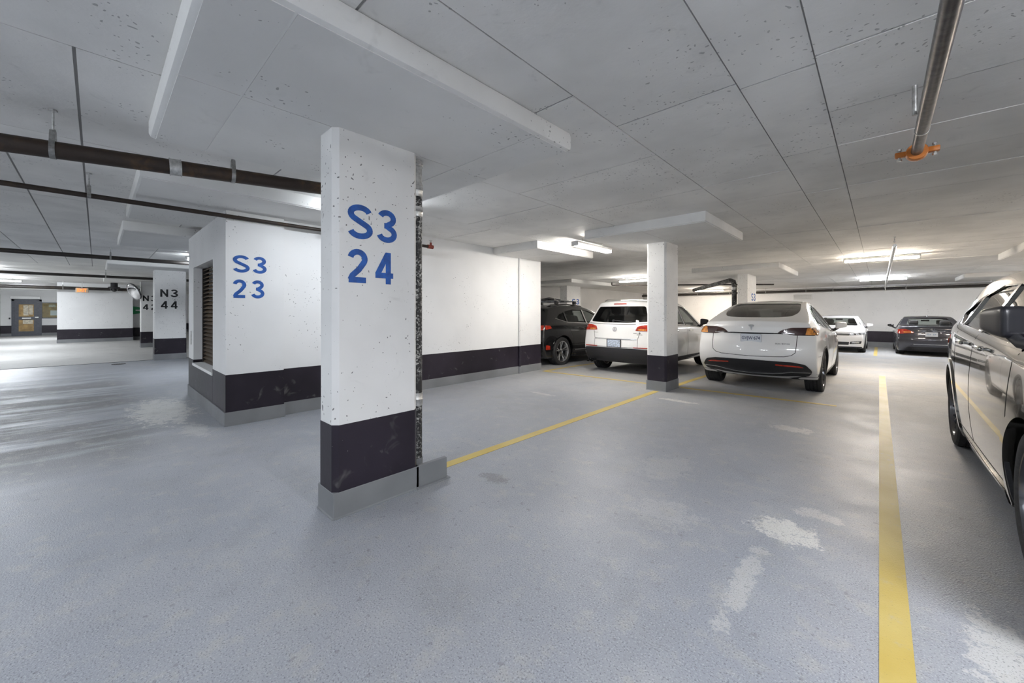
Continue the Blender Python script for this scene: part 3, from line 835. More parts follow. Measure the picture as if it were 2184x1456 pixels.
        for vw in ('side', 'rear', 'front'):
            bm = B()
            for view, poly, rr in S['windows']:
                if view != vw: continue
                pl = rpoly(poly, rr)
                if view == 'side':
                    for sd in (-1, 1): prism(bm, pl, *sorted((sd * .36, sd * 1.3)), 'x')
                elif view == 'rear': prism(bm, pl, -.6, S['rear_cut'], 'y')
                else: prism(bm, pl, S['front_cut'], s.L + .6, 'y')
            cutter(bm, 2)
        dg = bpy.context.evaluated_depsgraph_get()
        me = bpy.data.meshes.new_from_object(o.evaluated_get(dg))
        for c in cut: bpy.data.objects.remove(c)
        bpy.data.objects.remove(o)
        me.materials.clear()
        b = obj_me('body', me, [paint_m, M['plastic'], M['cabin']], root, True, ang=38)
        for view, poly, rr, mat, nm in [(w[0], w[1], w[2], S['glass'].get(w[0]), w[0]) for w in S['windows']]:
            if view == 'side':
                for sd in ('R', 'L'): s.patch(root, rpoly(poly, rr), sd, 'side_window', mat, -.012, .003, grow=.006)
            else:
                s.patch(root, rpoly(poly, rr), 'B' if view == 'rear' else 'F', 'rear_window' if view == 'rear' else 'windscreen', mat, -.012, .003, grow=.006)
        return b
    # ---- projected pieces
    def hit(s, view, a, b):
        if view == 'R': o, d = Vector((2, a, b)), Vector((-1, 0, 0))
        elif view == 'L': o, d = Vector((-2, a, b)), Vector((1, 0, 0))
        elif view == 'B': o, d = Vector((a, -1.5, b)), Vector((0, 1, 0))
        elif view == 'F': o, d = Vector((a, s.L + 1.5, b)), Vector((0, -1, 0))
        else: o, d = Vector((a, b, 3.5)), Vector((0, 0, -1))
        loc, n, i, dist = s.bvh.ray_cast(o, d)
        if loc is None:
            base = {'R': Vector((.8, a, b)), 'L': Vector((-.8, a, b)), 'B': Vector((a, .05, b)), 'F': Vector((a, s.L - .05, b)), 'T': Vector((a, b, 1.2))}[view]
            loc, n, i, dist = s.bvh.find_nearest(base)
        if n.dot(d) > 0: n = -n
        return loc, n
    def patch(s, parent, poly, view, name, mat, off=.003, thick=.006, step=.07, grow=0.0):
        bm = B()
        if grow:
            c = sum((Vector(p) for p in poly), Vector((0, 0))) / len(poly)
            poly = [tuple(Vector(p) + (Vector(p) - c).normalized() * grow) for p in poly]
        f = bm.faces.new([bm.verts.new((a, b, 0)) for a, b in poly])
        bmesh.ops.triangulate(bm, faces=[f])
        for ax in (0, 1):
            lo = min(p[ax] for p in poly); hi = max(p[ax] for p in poly)
            n = int((hi - lo) / step)
            for i in range(1, n + 1):
                cc = lo + (hi - lo) * i / (n + 1)
                co = Vector((0, 0, 0)); co[ax] = cc
                no = Vector((0, 0, 0)); no[ax] = 1
                bmesh.ops.bisect_plane(bm, geom=list(bm.verts) + list(bm.edges) + list(bm.faces), plane_co=co, plane_no=no, dist=1e-5)
        nr = []
        for v in bm.verts:
            loc, n = s.hit(view, v.co.x, v.co.y)
            nr.append(n); v.co = loc + n * off
        bm.verts.index_update()
        verts = list(bm.verts); faces = list(bm.faces); edges = [e for e in bm.edges if len(e.link_faces) == 1]
        lower = [bm.verts.new(v.co - n * thick) for v, n in zip(verts, nr)]
        ix = {v: i for i, v in enumerate(verts)}
        for fc in faces: bm.faces.new([lower[ix[v]] for v in reversed(fc.verts)])
        for e in edges:
            a, b = e.verts
            try: bm.faces.new((a, b, lower[ix[b]], lower[ix[a]]))
            except ValueError: pass
        return obj(name, bm, mat, parent, True, ang=50)
    def strip(s, parent, pts, view, name, mat, w=.006, off=.0015, step=.04, bm=None):
        own = bm is None
        if own: bm = B()
        P = [Vector(pts[0])]
        for a, b in zip(pts, pts[1:]):
            a, b = Vector(a), Vector(b); n = max(1, int((b - a).length / step))
            P += [a.lerp(b, (i + 1) / n) for i in range(n)]
        prev = None
        for i, p in enumerate(P):
            d = (P[min(i + 1, len(P) - 1)] - P[max(i - 1, 0)]).normalized()
            n2 = Vector((-d.y, d.x)) * w / 2
            cur = []
            for sg in (-1, 1):
                q = p + n2 * sg
                loc, n = s.hit(view, q.x, q.y)
                cur.append(bm.verts.new(loc + n * off)); cur.append(bm.verts.new(loc - n * .004))
            if prev:
                for a, b in ((0, 2), (2, 3), (3, 1), (1, 0)): bm.faces.new((prev[a], prev[b], cur[b], cur[a]))
            prev = cur
        if own: return obj(name, bm, mat, parent)
    def arch(s, parent, ya, sd, mat, r0, r1, off=.006, a0=-18, a1=198, name='arch_trim'):
        bm = B(); rows = []
        zc = s.S['R']
        for k in range(31):
            t = R(a0 + (a1 - a0) * k / 30); row = []
            for r in (r0, (r0 + r1) / 2, r1):
                z = max(zc + math.sin(t) * r, s.zb + .02)
                loc, n = s.hit('R' if sd > 0 else 'L', ya + math.cos(t) * r, z)
                row.append((bm.verts.new(loc + n * off), bm.verts.new(loc - n * .03)))
            rows.append(row)
        for a, b in zip(rows, rows[1:]):
            for i in range(2):
                bm.faces.new((a[i][0], a[i + 1][0], b[i + 1][0], b[i][0]))
            bm.faces.new((a[0][0], b[0][0], b[0][1], a[0][1])); bm.faces.new((a[2][0], a[2][1], b[2][1], b[2][0]))
        return obj(name, bm, mat, parent, True, ang=50)

def wheel_meshes(r, w, rr, nsp, mat_rim, double=True, sw=.03, dish=.03, twist=0.0, tip=None):
    """axis x, outer face on +x, centre at origin"""
    h = w / 2
    bm = B()
    pr = [(-h * .85, rr), (-h, rr + .025), (-h * 1.02, r - .06), (-h * .96, r - .02), (-h * .84, r - .004)]
    for g in (-.42, 0.0, .42):
        pr += [(h * (g - .07), r), (h * (g - .05), r - .009), (h * (g + .05), r - .009), (h * (g + .07), r)]
    pr += [(h * .84, r - .004), (h * .96, r - .02), (h * 1.02, r - .06), (h, rr + .025), (h * .85, rr)]
    lathe(bm, pr, 56, 'x', close=True)
    bmesh.ops.recalc_face_normals(bm, faces=bm.faces)
    ty = bpy.data.meshes.new('wheel'); bm.to_mesh(ty); bm.free()
    bm = B()
    lathe(bm, [(-h * .85, rr + .004), (h * .80, rr + .006), (h * .95, rr + .008), (h * .95, rr - .008), (h * .80, rr - .016), (-h * .85, rr - .02)], 56, 'x', close=True)
    xf = h * .72
    lathe(bm, [(xf - dish - .04, .075), (xf - dish + .005, .07), (xf - dish + .016, .04), (xf - dish + .016, .004)], 24, 'x')
    for i in range(nsp):
        for dd in ((-1, 1) if double else (0,)):
            a0 = 2 * math.pi * i / nsp + R(90) + dd * R(5.5 if double else 0)
            a1 = 2 * math.pi * i / nsp + R(90) + dd * R(11.0 if double else 0) + twist
            p = []
            for rad, a, x, ww in ((.05, a0, xf - dish, sw * 1.15), ((rr + .05) / 2, (a0 + a1) / 2, xf - dish * .3, sw), (rr - .006, a1, xf + .012, (tip or sw) * 1.0)):
                c = Vector((0, math.cos(a) * rad, math.sin(a) * rad)); t = Vector((0, -math.sin(a), math.cos(a)))
                p.append([bm.verts.new(c + t * ww / 2 + Vector((x - .012, 0, 0))), bm.verts.new(c + t * ww * .3 + Vector((x, 0, 0))),
                          bm.verts.new(c - t * ww * .3 + Vector((x, 0, 0))), bm.verts.new(c - t * ww / 2 + Vector((x - .012, 0, 0))),
                          bm.verts.new(c - t * ww / 2 + Vector((x - .035, 0, 0))), bm.verts.new(c + t * ww / 2 + Vector((x - .035, 0, 0)))])
            for a, b in zip(p, p[1:]):
                for k in range(6): bm.faces.new((a[k], a[(k + 1) % 6], b[(k + 1) % 6], b[k]))
            bm.faces.new(p[0]); bm.faces.new(list(reversed(p[-1])))
    bmesh.ops.recalc_face_normals(bm, faces=bm.faces)
    ri = bpy.data.meshes.new('rim'); bm.to_mesh(ri); bm.free()
    bm = B(); lathe(bm, [(-h * .3, rr * .72), (-h * .05, rr * .72), (-h * .05, .06)], 32, 'x'); lathe(bm, [(-h * .8, rr - .015), (-h * .6, rr - .015)], 32, 'x')
    bmesh.ops.recalc_face_normals(bm, faces=bm.faces)
    br = bpy.data.meshes.new('brake_disc'); bm.to_mesh(br); bm.free()
    for me, m in ((ty, M['rubber']), (ri, mat_rim), (br, M['rim_dark'])):
        me.materials.append(m)
        me.polygons.foreach_set('use_smooth', [True] * len(me.polygons)); me.set_sharp_from_angle(angle=R(32))
    return ty, ri, br
def wheels(root, car, spec, steer=0.0, inset=.02):
    ty, ri, br = spec
    r = car.S['R']; w = car.S['tw']
    for n, ya in enumerate(car.S['axles']):
        for sd in (-1, 1):
            x = sd * (car.W / 2 * .985 - w / 2 - inset)
            o = link(bpy.data.objects.new('wheel', ty), root)
            o.location = (x, ya, r); o.rotation_euler = (0, 0, (0 if sd > 0 else math.pi) + (steer if n else 0))
            for me, nm in ((ri, 'rim'), (br, 'brake_disc')):
                link(bpy.data.objects.new(nm, me), o)
def seat_mesh(w, back=.62, head=True):
    bm = B()
    box(bm, -w / 2, w / 2, -.25, .27, -.12, .06, .05, 3)
    n = len(bm.verts)
    vs = box(bm, -w / 2, w / 2, -.09, .07, 0, back, .055, 3)
    bm.verts.ensure_lookup_table()
    mv = [v for i, v in enumerate(bm.verts) if v.co.z > -.001 and v.co.y < .08 and i >= 0]
    hs = [0] if w < .8 else [-w * .32, w * .32]
    if head:
        for hx in hs: box(bm, hx - .13, hx + .13, -.07, .04, back + .03, back + .21, .05, 3)
        for hx in hs: box(bm, hx - .07, hx + .07, -.025, .0, back - .02, back + .05)
    for v in bm.verts:
        if v.co.z > .08:
            v.co.y += -.24 - (v.co.z) * .32
    for v in bm.verts:
        if -.001 < v.co.z <= .08 and v.co.y < .09: v.co.y -= .2
    return bm
def interior(root, car, zseat, yfront, yrear, mat, dash_y, dash_z):
    bm = seat_mesh(.52); bmesh.ops.translate(bm, verts=bm.verts, vec=(0, 0, 0))
    f = obj('front_seat', bm, mat, root, True, loc=(-.38, yfront, zseat))
    dup(f, root, (.38, yfront, zseat))
    obj('rear_bench', seat_mesh(1.26, .58), mat, root, True, loc=(0, yrear, zseat + .02))
    bm = B(); box(bm, -.70, .70, dash_y - .18, dash_y + .22, zseat - .1, dash_z, .06, 3)
    obj('dashboard', bm, M['cabin'], root, True)
    bm = B()
    N = 28
    ring = [Vector((-.38 + .18 * math.cos(2 * math.pi * k / N), dash_y - .34 + .18 * math.sin(2 * math.pi * k / N) * .35, dash_z - .02 + .18 * math.sin(2 * math.pi * k / N) * .93)) for k in range(N)]
    tube(bm, ring + ring[:1], .016, 8, False)
    box(bm, -.54, -.22, dash_y - .35, dash_y - .33, dash_z - .05, dash_z + .0); box(bm, -.43, -.33, dash_y - .36, dash_y - .15, dash_z - .07, dash_z + .02, .02)
    obj('steering_wheel', bm, M['cabin'], root, True)
    bm = B(); yy = dash_y - .25
    zz = car.top(dash_y - .62) - .13
    box(bm, -.12, .12, dash_y - .66, dash_y - .63, zz - .035, zz + .03, .012); obj('rear_view_mirror', bm, M['plastic'], root, True)
def mirror(root, pos_, sd, mat, w=.2, h=.14, d=.12, fold=0.0, arm=True):
    """door mirror; pos_ = inner-lower foot at the door, car faces +y"""
    bm = B()
    bmesh.ops.create_cube(bm, size=1.0)
    bmesh.ops.subdivide_edges(bm, edges=list(bm.edges), cuts=2, use_grid_fill=True)
    for v in bm.verts:
        x, y, z = v.co.x + .5, v.co.y, v.co.z
        taper = 1 - .42 * x ** 1.5
        v.co = Vector((.06 + x * w, (y * d * (1 - .45 * x) + (.0 if y < 0 else -.02 * x)), .035 + h * .5 + z * h * taper + .012 * x))
    me = bpy.data.meshes.new('t'); bm.to_mesh(me); bm.free()
    o = link(bpy.data.objects.new('t', me)); md = o.modifiers.new('s', 'SUBSURF'); md.levels = 2; md.render_levels = 2
    me2 = bpy.data.meshes.new_from_object(o.evaluated_get(bpy.context.evaluated_depsgraph_get())); bpy.data.objects.remove(o)
    rt = (0, 0, fold * sd)
    if sd < 0:
        for v in me2.vertices: v.co.x *= -1
        me2.flip_normals()
    c = obj_me('door_mirror', me2, mat, root, True, pos_, rt)
    bm = B()
    pl = rpoly([(.09, .06), (.06 + w * .74, .075), (.06 + w * .74, .035 + h * .74), (.09, .03 + h * .85)], .03)
    prism(bm, [(a * sd, b) for a, b in pl], -d * .335, -d * .29, 'y')
    obj('mirror_glass', bm, M['chrome'], c)
    bm = B(); tube(bm, [(-.03 * sd, .0, .01), (.04 * sd, .005, .015), (.10 * sd, .0, .06)], [.035, .03, .03], 12)
    obj('mirror_arm', bm, M['plastic'], c, True)
    return c
def plate(root, car, view, a, b, w, h, mat, text=None, ink='plate_ink', off=.012):
    loc, n = car.hit(view, a, b)
    bm = B(); prism(bm, rpoly([(-w / 2, -h / 2), (w / 2, -h / 2), (w / 2, h / 2), (-w / 2, h / 2)], .015, 3), -.004, .004, 'y')
    o = obj('licence_plate', bm, mat, root)
    sg = -1 if view == 'B' else 1
    o.location = (a, loc.y + sg * off, b)
    o.rotation_euler = (R(-4 * 0), 0, 0 if view == 'B' else math.pi)
    bm = B(); prism(bm, rpoly([(-w / 2 - .004, -h / 2 - .004), (w / 2 + .004, -h / 2 - .004), (w / 2 + .004, h / 2 + .004), (-w / 2 - .004, h / 2 + .004)], .017, 3), -.002, .006, 'y')
    obj('plate_edge', bm, M['plate_edge'], o)
    if text:
        me = text_mesh(text, w * .90, h * .50, .012, .001, 1.0)
        obj_me('plate_text', me, M[ink], o, False, (0, -.0048, 0), ROT_NY)
    return o
def lettering(root, car, s, view, a, b, w, h, mat, bold=.01, off=.002):
    loc, n = car.hit(view, a, b)
    me = text_mesh(s, w, h, bold, .002, 1.05)
    rz = {'B': math.atan2(n.x, -n.y), 'F': math.pi}[view]
    o = obj_me('badge_lettering', me, mat, root, False, loc + n * off, (R(90), 0, rz))
    return o
def roundel(root, car, view, a, b, r, mat, kind):
    loc, n = car.hit(view, a, b)
    e = thing('emblem', (0, 0, 0)); e.parent = root
    bm = B()
    if kind == 'vw':
        lathe(bm, [(-.004, r * .82), (.005, r * .84), (.005, r), (-.004, r)], 36, 'y', close=True)
        def st(pts, w):
            for p, q in zip(pts, pts[1:]):
                p, q = Vector(p), Vector(q); d = (q - p).normalized(); nn = Vector((-d.y, d.x)) * w / 2
                prism(bm, [tuple(p + nn), tuple(p - nn), tuple(q - nn), tuple(q + nn)], -.005, .004, 'y')
        st([(-.42 * r, .80 * r), (0, .02 * r), (.42 * r, .80 * r)], r * .16)
        st([(-.82 * r, .38 * r), (-.36 * r, -.74 * r), (0, .0), (.36 * r, -.74 * r), (.82 * r, .38 * r)], r * .16)
    elif kind == 'disc':
        lathe(bm, [(-.004, r), (.004, r), (.006, r * .9), (.006, .003)], 28, 'y')
    elif kind == 't':
        prism(bm, rpoly([(-.046, .039), (-.022, .048), (.022, .048), (.046, .039), (.043, .031), (.016, .037), (-.016, .037), (-.043, .031)], .003, 2), -.004, .004, 'y')
        prism(bm, [(-.039, .025), (-.009, .031), (0, .021), (.009, .031), (.039, .025), (.031, .013), (.013, .018), (.002, -.05), (-.002, -.05), (-.013, .018), (-.031, .013)], -.004, .004, 'y')
    bpy.data.objects.remove(e)
    o = obj('emblem', bm, mat, root, False, loc + n * .005)
    sl = math.atan2(n.z, -n.y if view == 'B' else n.y)
    o.rotation_euler = (-sl, 0, 0) if view == 'B' else (-sl, 0, math.pi)
    return o
def handle_full(root, car, sd, y, z, mat, w=.22):
    loc, n = car.hit('R' if sd > 0 else 'L', y, z)
    bm = B()
    box(bm, -.012, .012, -w / 2, w / 2, -.016, .016, .011, 3)
    for e in (-1, 1): box(bm, *sorted((0, -sd * .05)), e * w * .40 - .015, e * w * .40 + .015, -.012, .012, .004)
    return obj('door_handle', bm, mat, root, True, loc + n * .028)

# ================================================= white fastback crossover (rear towards the viewer)
S = dict(L=4.75, W=1.92, H=1.62, zb=.25, R=.365, tw=.25, axles=(.95, 3.84),
         top=[(.12, 1.21), (.30, 1.255), (.6, 1.345), (1.0, 1.465), (1.5, 1.57), (2.0, 1.615), (2.4, 1.615), (2.8, 1.57), (3.1, 1.47), (3.5, 1.28), (3.85, 1.10), (4.2, 1.0), (4.5, .89), (4.68, .76)],
         rear=[(.25, .34), (.34, .20), (.46, .06), (.58, .0), (.72, .0), (.88, .03), (1.0, .085), (1.08, .085), (1.14, .085), (1.21, .12)],
         front=[(.25, 4.6), (.4, 4.72), (.6, 4.75), (.76, 4.68)], belt=[(0, 1.02), (.6, 1.08), (1.4, 1.08), (2.4, 1.04), (3.4, .98), (4.0, .92), (4.6, .78)],
         tumble=.60, bow=(.20, .22), cabin=(.62, 3.60, .45), rear_cut=2.2, front_cut=2.5,
         windows=[('side', [(.93, 1.225, .004), (1.32, 1.135), (1.42, 1.125, .004), (1.42, 1.445, .004), (1.2, 1.375)], .05), ('side', [(1.47, 1.116), (2.26, 1.09), (2.26, 1.515), (1.95, 1.52), (1.47, 1.45)], .012),
                  ('side', [(2.32, 1.088), (3.42, 1.05), (3.30, 1.16), (2.85, 1.42), (2.55, 1.505), (2.32, 1.515)], .02),
                  ('rear', [(-.52, 1.318), (-.28, 1.30), (.28, 1.30), (.52, 1.318), (.60, 1.40), (.545, 1.575), (-.545, 1.575), (-.60, 1.40)], .07),
                  ('front', [(-.66, 1.14), (.66, 1.14), (.55, 1.50), (-.55, 1.50)], .06)],
         glass={'side': M['glass'], 'rear': M['glass_dark'], 'front': M['glass_clear']})
def tesla():
    root = thing('parked_car', (-1.62, 7.70, floor_z(9.5)), 0, 'white fastback crossover with plate GVJW 674 beside blank column', 'car')
    root.rotation_euler = (-math.atan(0.010), 0, 0)
    c = Car(S); c.finish(root, M['paint_white'])
    wheels(root, c, wheel_meshes(.365, .25, .255, 5, M['rim_dark'], True, .035, .03))
    interior(root, c, .62, 2.55, 1.62, M['seat'], 3.35, 1.02)
    # glass roof panel
    c.patch(root, rpoly([(-.53, 1.62), (.53, 1.62), (.50, 2.75), (-.50, 2.75)], .06), 'T', 'glass_roof', M['gloss_black'], .003, .006, .12)
    for sd in (-1, 1):
        v = 'R' if sd > 0 else 'L'
        # tail light: rear face and wrap round the corner
        rl = [(.37, 1.035), (.44, 1.095), (.56, 1.128), (.86, 1.135), (.875, 1.005), (.60, 1.0), (.50, 1.025)]
        c.patch(root, rpoly([(a * sd, b) for a, b in rl], .03), 'B', 'tail_light', M['dark_lens'], .005, .02, .04)
        c.patch(root, rpoly([(.29, 1.005), (.40, 1.015), (.48, 1.07), (.46, 1.115), (.29, 1.13)], .02), v, 'tail_light', M['dark_lens'], .005, .02, .04)
        c.patch(root, rpoly([(.30, 1.015), (.38, 1.025), (.45, 1.07), (.43, 1.105), (.31, 1.12)], .015), v, 'amber_lens', M['amber_lens'], .0075, .01, .04)
        c.patch(root, [(a * sd, b) for a, b in rpoly([(.74, 1.012), (.868, 1.012), (.852, 1.122), (.76, 1.122)], .012)], 'B', 'amber_lens', M['amber_lens'], .0075, .01, .04)
        c.patch(root, [(a * sd, b) for a, b in rpoly([(.42, 1.035), (.60, 1.022), (.60, 1.032), (.46, 1.05)], .004)], 'B', 'light_strip', M['clear_lens'], .008, .01, .04)
        c.patch(root, [(a * sd, b) for a, b in rpoly([(.35, .522), (.66, .508), (.72, .485), (.35, .500)], .005)], 'B', 'reflector', M['red_lens'], .016, .02, .05)
        for ya in S['axles']: c.arch(root, ya, sd, M['plastic'], .412, .450)
        c.patch(root, rpoly([(1.42, .255), (3.38, .255), (3.38, .315), (1.42, .315)], .01), v, 'sill_trim', M['plastic'], .006, .03, .12)
        for pl in ([(1.40, .60), (1.47, .78), (1.45, 1.06)], [(2.29, .28), (2.29, 1.08)], [(3.33, .30), (3.42, .55), (3.40, 1.02)], [(1.40, .33), (3.32, .33)], [(0.95 - .5, .66), (.36, .66), (.28, .665)]):
            c.strip(root, pl, v, 'panel_seam', M['seam'], .006, .0012, .06)
        c.strip(root, [(.90, 1.20), (1.35, 1.112), (2.3, 1.078), (3.45, 1.04)], v, 'window_trim', M['gloss_black'], .014, .003)
        c.strip(root, [(.90, 1.215), (1.15, 1.36), (1.45, 1.46), (1.95, 1.535), (2.35, 1.528), (2.6, 1.51), (2.88, 1.425), (3.32, 1.17), (3.46, 1.05)], v, 'window_frame', M['gloss_black'], .022, .003)
        c.strip(root, [(1.445, 1.11), (1.445, 1.45)], v, 'window_pillar', M['gloss_black'], .05, .002)
        c.strip(root, [(2.29, 1.08), (2.29, 1.525)], v, 'window_pillar', M['gloss_black'], .06, .002)
        for y in (1.62, 2.52):
            c.patch(root, rpoly([(y - .11, .955), (y + .11, .950), (y + .11, .978), (y - .11, .983)], .012), v, 'door_handle', M['chrome'], .003, .01, .1)
        c.patch(root, rpoly([(3.50, .88), (3.60, .88), (3.56, .925)], .006), v, 'side_camera', M['gloss_black'], .008, .02, .1)
        loc, n = c.hit(v, 3.22, 1.03)
        mirror(root, (loc.x - sd * .02, loc.y, 1.03), sd, M['paint_white'], .19, .15, .14)
    # lower black valance, silver line
    dv = [(-.78, .34), (-.40, .305), (0, .29), (.40, .305), (.78, .34), (.83, .42), (.75, .53), (.58, .565), (0, .575), (-.58, .565), (-.75, .53), (-.83, .42)]
    c.patch(root, rpoly(dv, .03), 'B', 'rear_valance', M['plastic'], .010, .03, .06)
    c.strip(root, [(-.80, .405), (-.55, .40), (-.42, .37), (-.30, .352), (0, .338), (.30, .352), (.42, .37), (.55, .40), (.80, .405)], 'B', 'valance_line', M['satin'], .012, .018)
    for sd in (-1, 1):
        c.patch(root, rpoly([(.30, .255), (.52, .255), (.51, .36), (.30, .38)], .01), 'R' if sd > 0 else 'L', 'corner_valance', M['plastic'], .004, .02, .08)
    c.strip(root, [(-.64, 1.005), (-.63, .80), (-.62, .72), (-.57, .675), (-.47, .65), (0, .635), (.47, .65), (.57, .675), (.62, .72), (.63, .80), (.64, 1.005)], 'B', 'panel_seam', M['seam'], .009, .0015, .04)
    c.strip(root, [(-.45, 1.028), (0, 1.022), (.45, 1.028)], 'B', 'panel_seam', M['seam'], .016, .0015, .04)
    bm = B(); box(bm, -.33, .33, c.hit('B', 0, 1.03)[0].y - .012, c.hit('B', 0, 1.03)[0].y + .02, 1.025, 1.038, .004); obj('handle_recess', bm, M['plastic'], root)
    plate(root, c, 'B', 0, .935, .305, .152, M['plate'], 'GVJW·674', off=.014)
    roundel(root, c, 'B', 0, 1.125, .06, M['chrome'], 't')
    lettering(root, c, 'DUAL MOTOR', 'B', .45, .86, .20, .018, M['chrome'])
tesla()

# ================================================= white boxy crossover
S2 = dict(L=4.43, W=1.81, H=1.67, zb=.26, R=.345, tw=.235, axles=(.88, 3.485),
          top=[(.30, 1.60), (.42, 1.635), (.9, 1.665), (1.5, 1.675), (2.0, 1.655), (2.4, 1.58), (2.75, 1.44), (3.25, 1.15), (3.45, 1.07), (3.9, 1.02), (4.2, .95), (4.34, .86)],
          rear=[(.26, .20), (.36, .07), (.5, .0), (.66, .0), (.78, .03), (.9, .045), (1.08, .065), (1.3, .165), (1.5, .265), (1.60, .31)],
          front=[(.26, 4.3), (.4, 4.4), (.6, 4.43), (.86, 4.36)], belt=[(0, 1.06), (2, 1.05), (3.2, 1.0), (4.3, .84)], tumble=.42, bow=(.14, .2),
          cabin=(.35, 3.3, .5), rear_cut=1.5, front_cut=2.0,
          windows=[('side', [(.62, 1.20), (1.02, 1.13), (1.02, 1.50), (.72, 1.47)], .04), ('side', [(1.08, 1.12), (1.98, 1.11), (1.98, 1.56), (1.5, 1.57), (1.08, 1.53)], .03),
                   ('side', [(2.05, 1.11), (3.12, 1.06), (2.95, 1.18), (2.6, 1.42), (2.35, 1.53), (2.05, 1.56)], .03),
                   ('rear', [(-.70, 1.18), (-.3, 1.155), (.3, 1.155), (.70, 1.18), (.57, 1.52), (-.57, 1.52)], .05),
                   ('front', [(-.64, 1.14), (.64, 1.14), (.53, 1.53), (-.53, 1.53)], .05)],
          glass={'side': M['glass'], 'rear': M['glass_dark'], 'front': M['glass_clear']})
def tiguan():
    root = thing('parked_car', (-4.28, 7.82, floor_z(9.5) + .004), 0, 'white boxy crossover with orange-red tail lights behind blank column', 'car')
    root.rotation_euler = (-math.atan(0.009), 0, 0)
    c = Car(S2); c.finish(root, M['paint_white'])
    wheels(root, c, wheel_meshes(.345, .235, .225, 5, M['satin'], True, .035))
    interior(root, c, .72, 2.3, 1.35, M['seat'], 3.05, 1.05)
    for sd in (-1, 1):
        v = 'R' if sd > 0 else 'L'
        tl = [(.46, .985), (.845, .975), (.835, 1.115), (.62, 1.105), (.50, 1.075)]
        o = c.patch(root, rpoly([(a * sd, b) for a, b in tl], .025), 'B', 'tail_light', M['red_lens'], .008, .02, .04)
        c.patch(root, [(a * sd, b) for a, b in rpoly([(.52, .995), (.68, .992), (.68, 1.022), (.52, 1.025)], .008)], 'B', 'reversing_lens', M['amber_lens'], .011, .008, .04)
        c.patch(root, rpoly([(.215, .978), (.32, .985), (.38, 1.03), (.34, 1.10), (.215, 1.112)], .02), v, 'tail_light', M['red_lens'], .008, .02, .04)
        c.patch(root, [(a * sd, b) for a, b in rpoly([(.44, .615), (.78, .61), (.78, .63), (.44, .632)], .004)], 'B', 'reflector', M['red_lens'], .012, .02, .06)
        for ya in S2['axles']: c.arch(root, ya, sd, M['plastic'], .39, .455)
        c.patch(root, rpoly([(1.33, .265), (3.03, .265), (3.03, .37), (1.33, .37)], .015), v, 'sill_trim', M['plastic'], .008, .03, .12)
        c.patch(root, rpoly([(.22, .27), (.42, .27), (.42, .54), (.22, .575)], .02), v, 'bumper_corner', M['plastic'], .006, .03, .08)
        for pl in ([(1.30, .42), (1.28, .70), (1.05, .95), (1.03, 1.12)], [(2.02, .36), (2.02, 1.1)], [(3.05, .36), (3.12, .6), (3.10, 1.04)]):
            c.strip(root, pl, v, 'panel_seam', M['seam'], .006, .0012, .06)
        c.strip(root, [(.60, 1.19), (1.05, 1.10), (2.0, 1.09), (3.18, 1.045)], v, 'window_trim', M['gloss_black'], .016, .003)
        c.strip(root, [(2.015, 1.1), (2.015, 1.57)], v, 'window_pillar', M['gloss_black'], .06, .002)
        for y in (1.28, 2.22): handle_full(root, c, sd, y, .965, M['paint_white'])
        loc, n = c.hit(v, 2.98, 1.05)
        mirror(root, (loc.x - sd * .02, loc.y, 1.045), sd, M['plastic'], .19, .17, .13)
        bm = B(); tube(bm, [(sd * .52, .55, 1.655), (sd * .55, .7, 1.69), (sd * .57, 1.4, 1.70), (sd * .56, 2.0, 1.675), (sd * .55, 2.15, 1.64)], .014, 10)
        obj('roof_rail', bm, M['satin'], root, True)
        bm = B(); tube(bm, [(-.60 + .05 * sd, -.0, .285), (-.60 + .05 * sd, .16, .285)], .038, 16, False); bmesh.ops.solidify(bm, geom=list(bm.faces), thickness=.004)
        obj('exhaust_tip', bm, M['chrome'], root, True)
    bp = [(-.80, .28), (.80, .28), (.85, .48), (.78, .585), (.40, .60), (-.40, .60), (-.78, .585), (-.85, .48)]
    c.patch(root, rpoly(bp, .03), 'B', 'rear_bumper', M['plastic'], .012, .03, .06)
    c.patch(root, rpoly([(-.32, .62), (.32, .62), (.38, .785), (-.38, .785)], .03), 'B', 'plate_recess', M['paint_white'], -.004, .004, .08)
    c.strip(root, [(-.50, .80), (0, .793), (.50, .80)], 'B', 'tailgate_trim', M['satin'], .018, .012)
    c.strip(root, [(-.52, .62), (-.52, .80), (-.56, .97)], 'B', 'panel_seam', M['seam'], .008, .0015, .04); c.strip(root, [(.52, .62), (.52, .80), (.56, .97)], 'B', 'panel_seam', M['seam'], .008, .0015, .04)
    c.strip(root, [(-.52, .62), (.52, .62)], 'B', 'panel_seam', M['seam'], .008, .0015, .04); c.strip(root, [(-.72, 1.14), (-.3, 1.12), (.3, 1.12), (.72, 1.14)], 'B', 'panel_seam', M['seam'], .010, .0015, .04)
    c.patch(root, rpoly([(-.16, 1.565), (.16, 1.565), (.15, 1.585), (-.15, 1.585)], .005), 'B', 'brake_light', M['red_lens'], .006, .02, .06)
    bm = B()
    p = [c.hit('B', x, z)[0] + c.hit('B', x, z)[1] * .012 for x, z in ((-.06, 1.19), (.05, 1.19), (.20, 1.175), (.36, 1.168))]
    tube(bm, p, .010, 8); lathe(bm, [(-.02, .028), (.02, .028)], 12, 'y', tuple(p[0])); obj('rear_wiper', bm, M['plastic'], root, True)
    o = plate(root, c, 'B', 0, .70, .305, .152, M['plate_grey'], None, off=.016)
    bm = B(); prism(bm, [(-.175, -.09), (.175, -.09), (.175, .09), (-.175, .09)], .004, .008, 'y'); obj('plate_frame', bm, M['plastic'], o)
    roundel(root, c, 'B', 0, 1.01, .052, M['chrome'], 'vw')
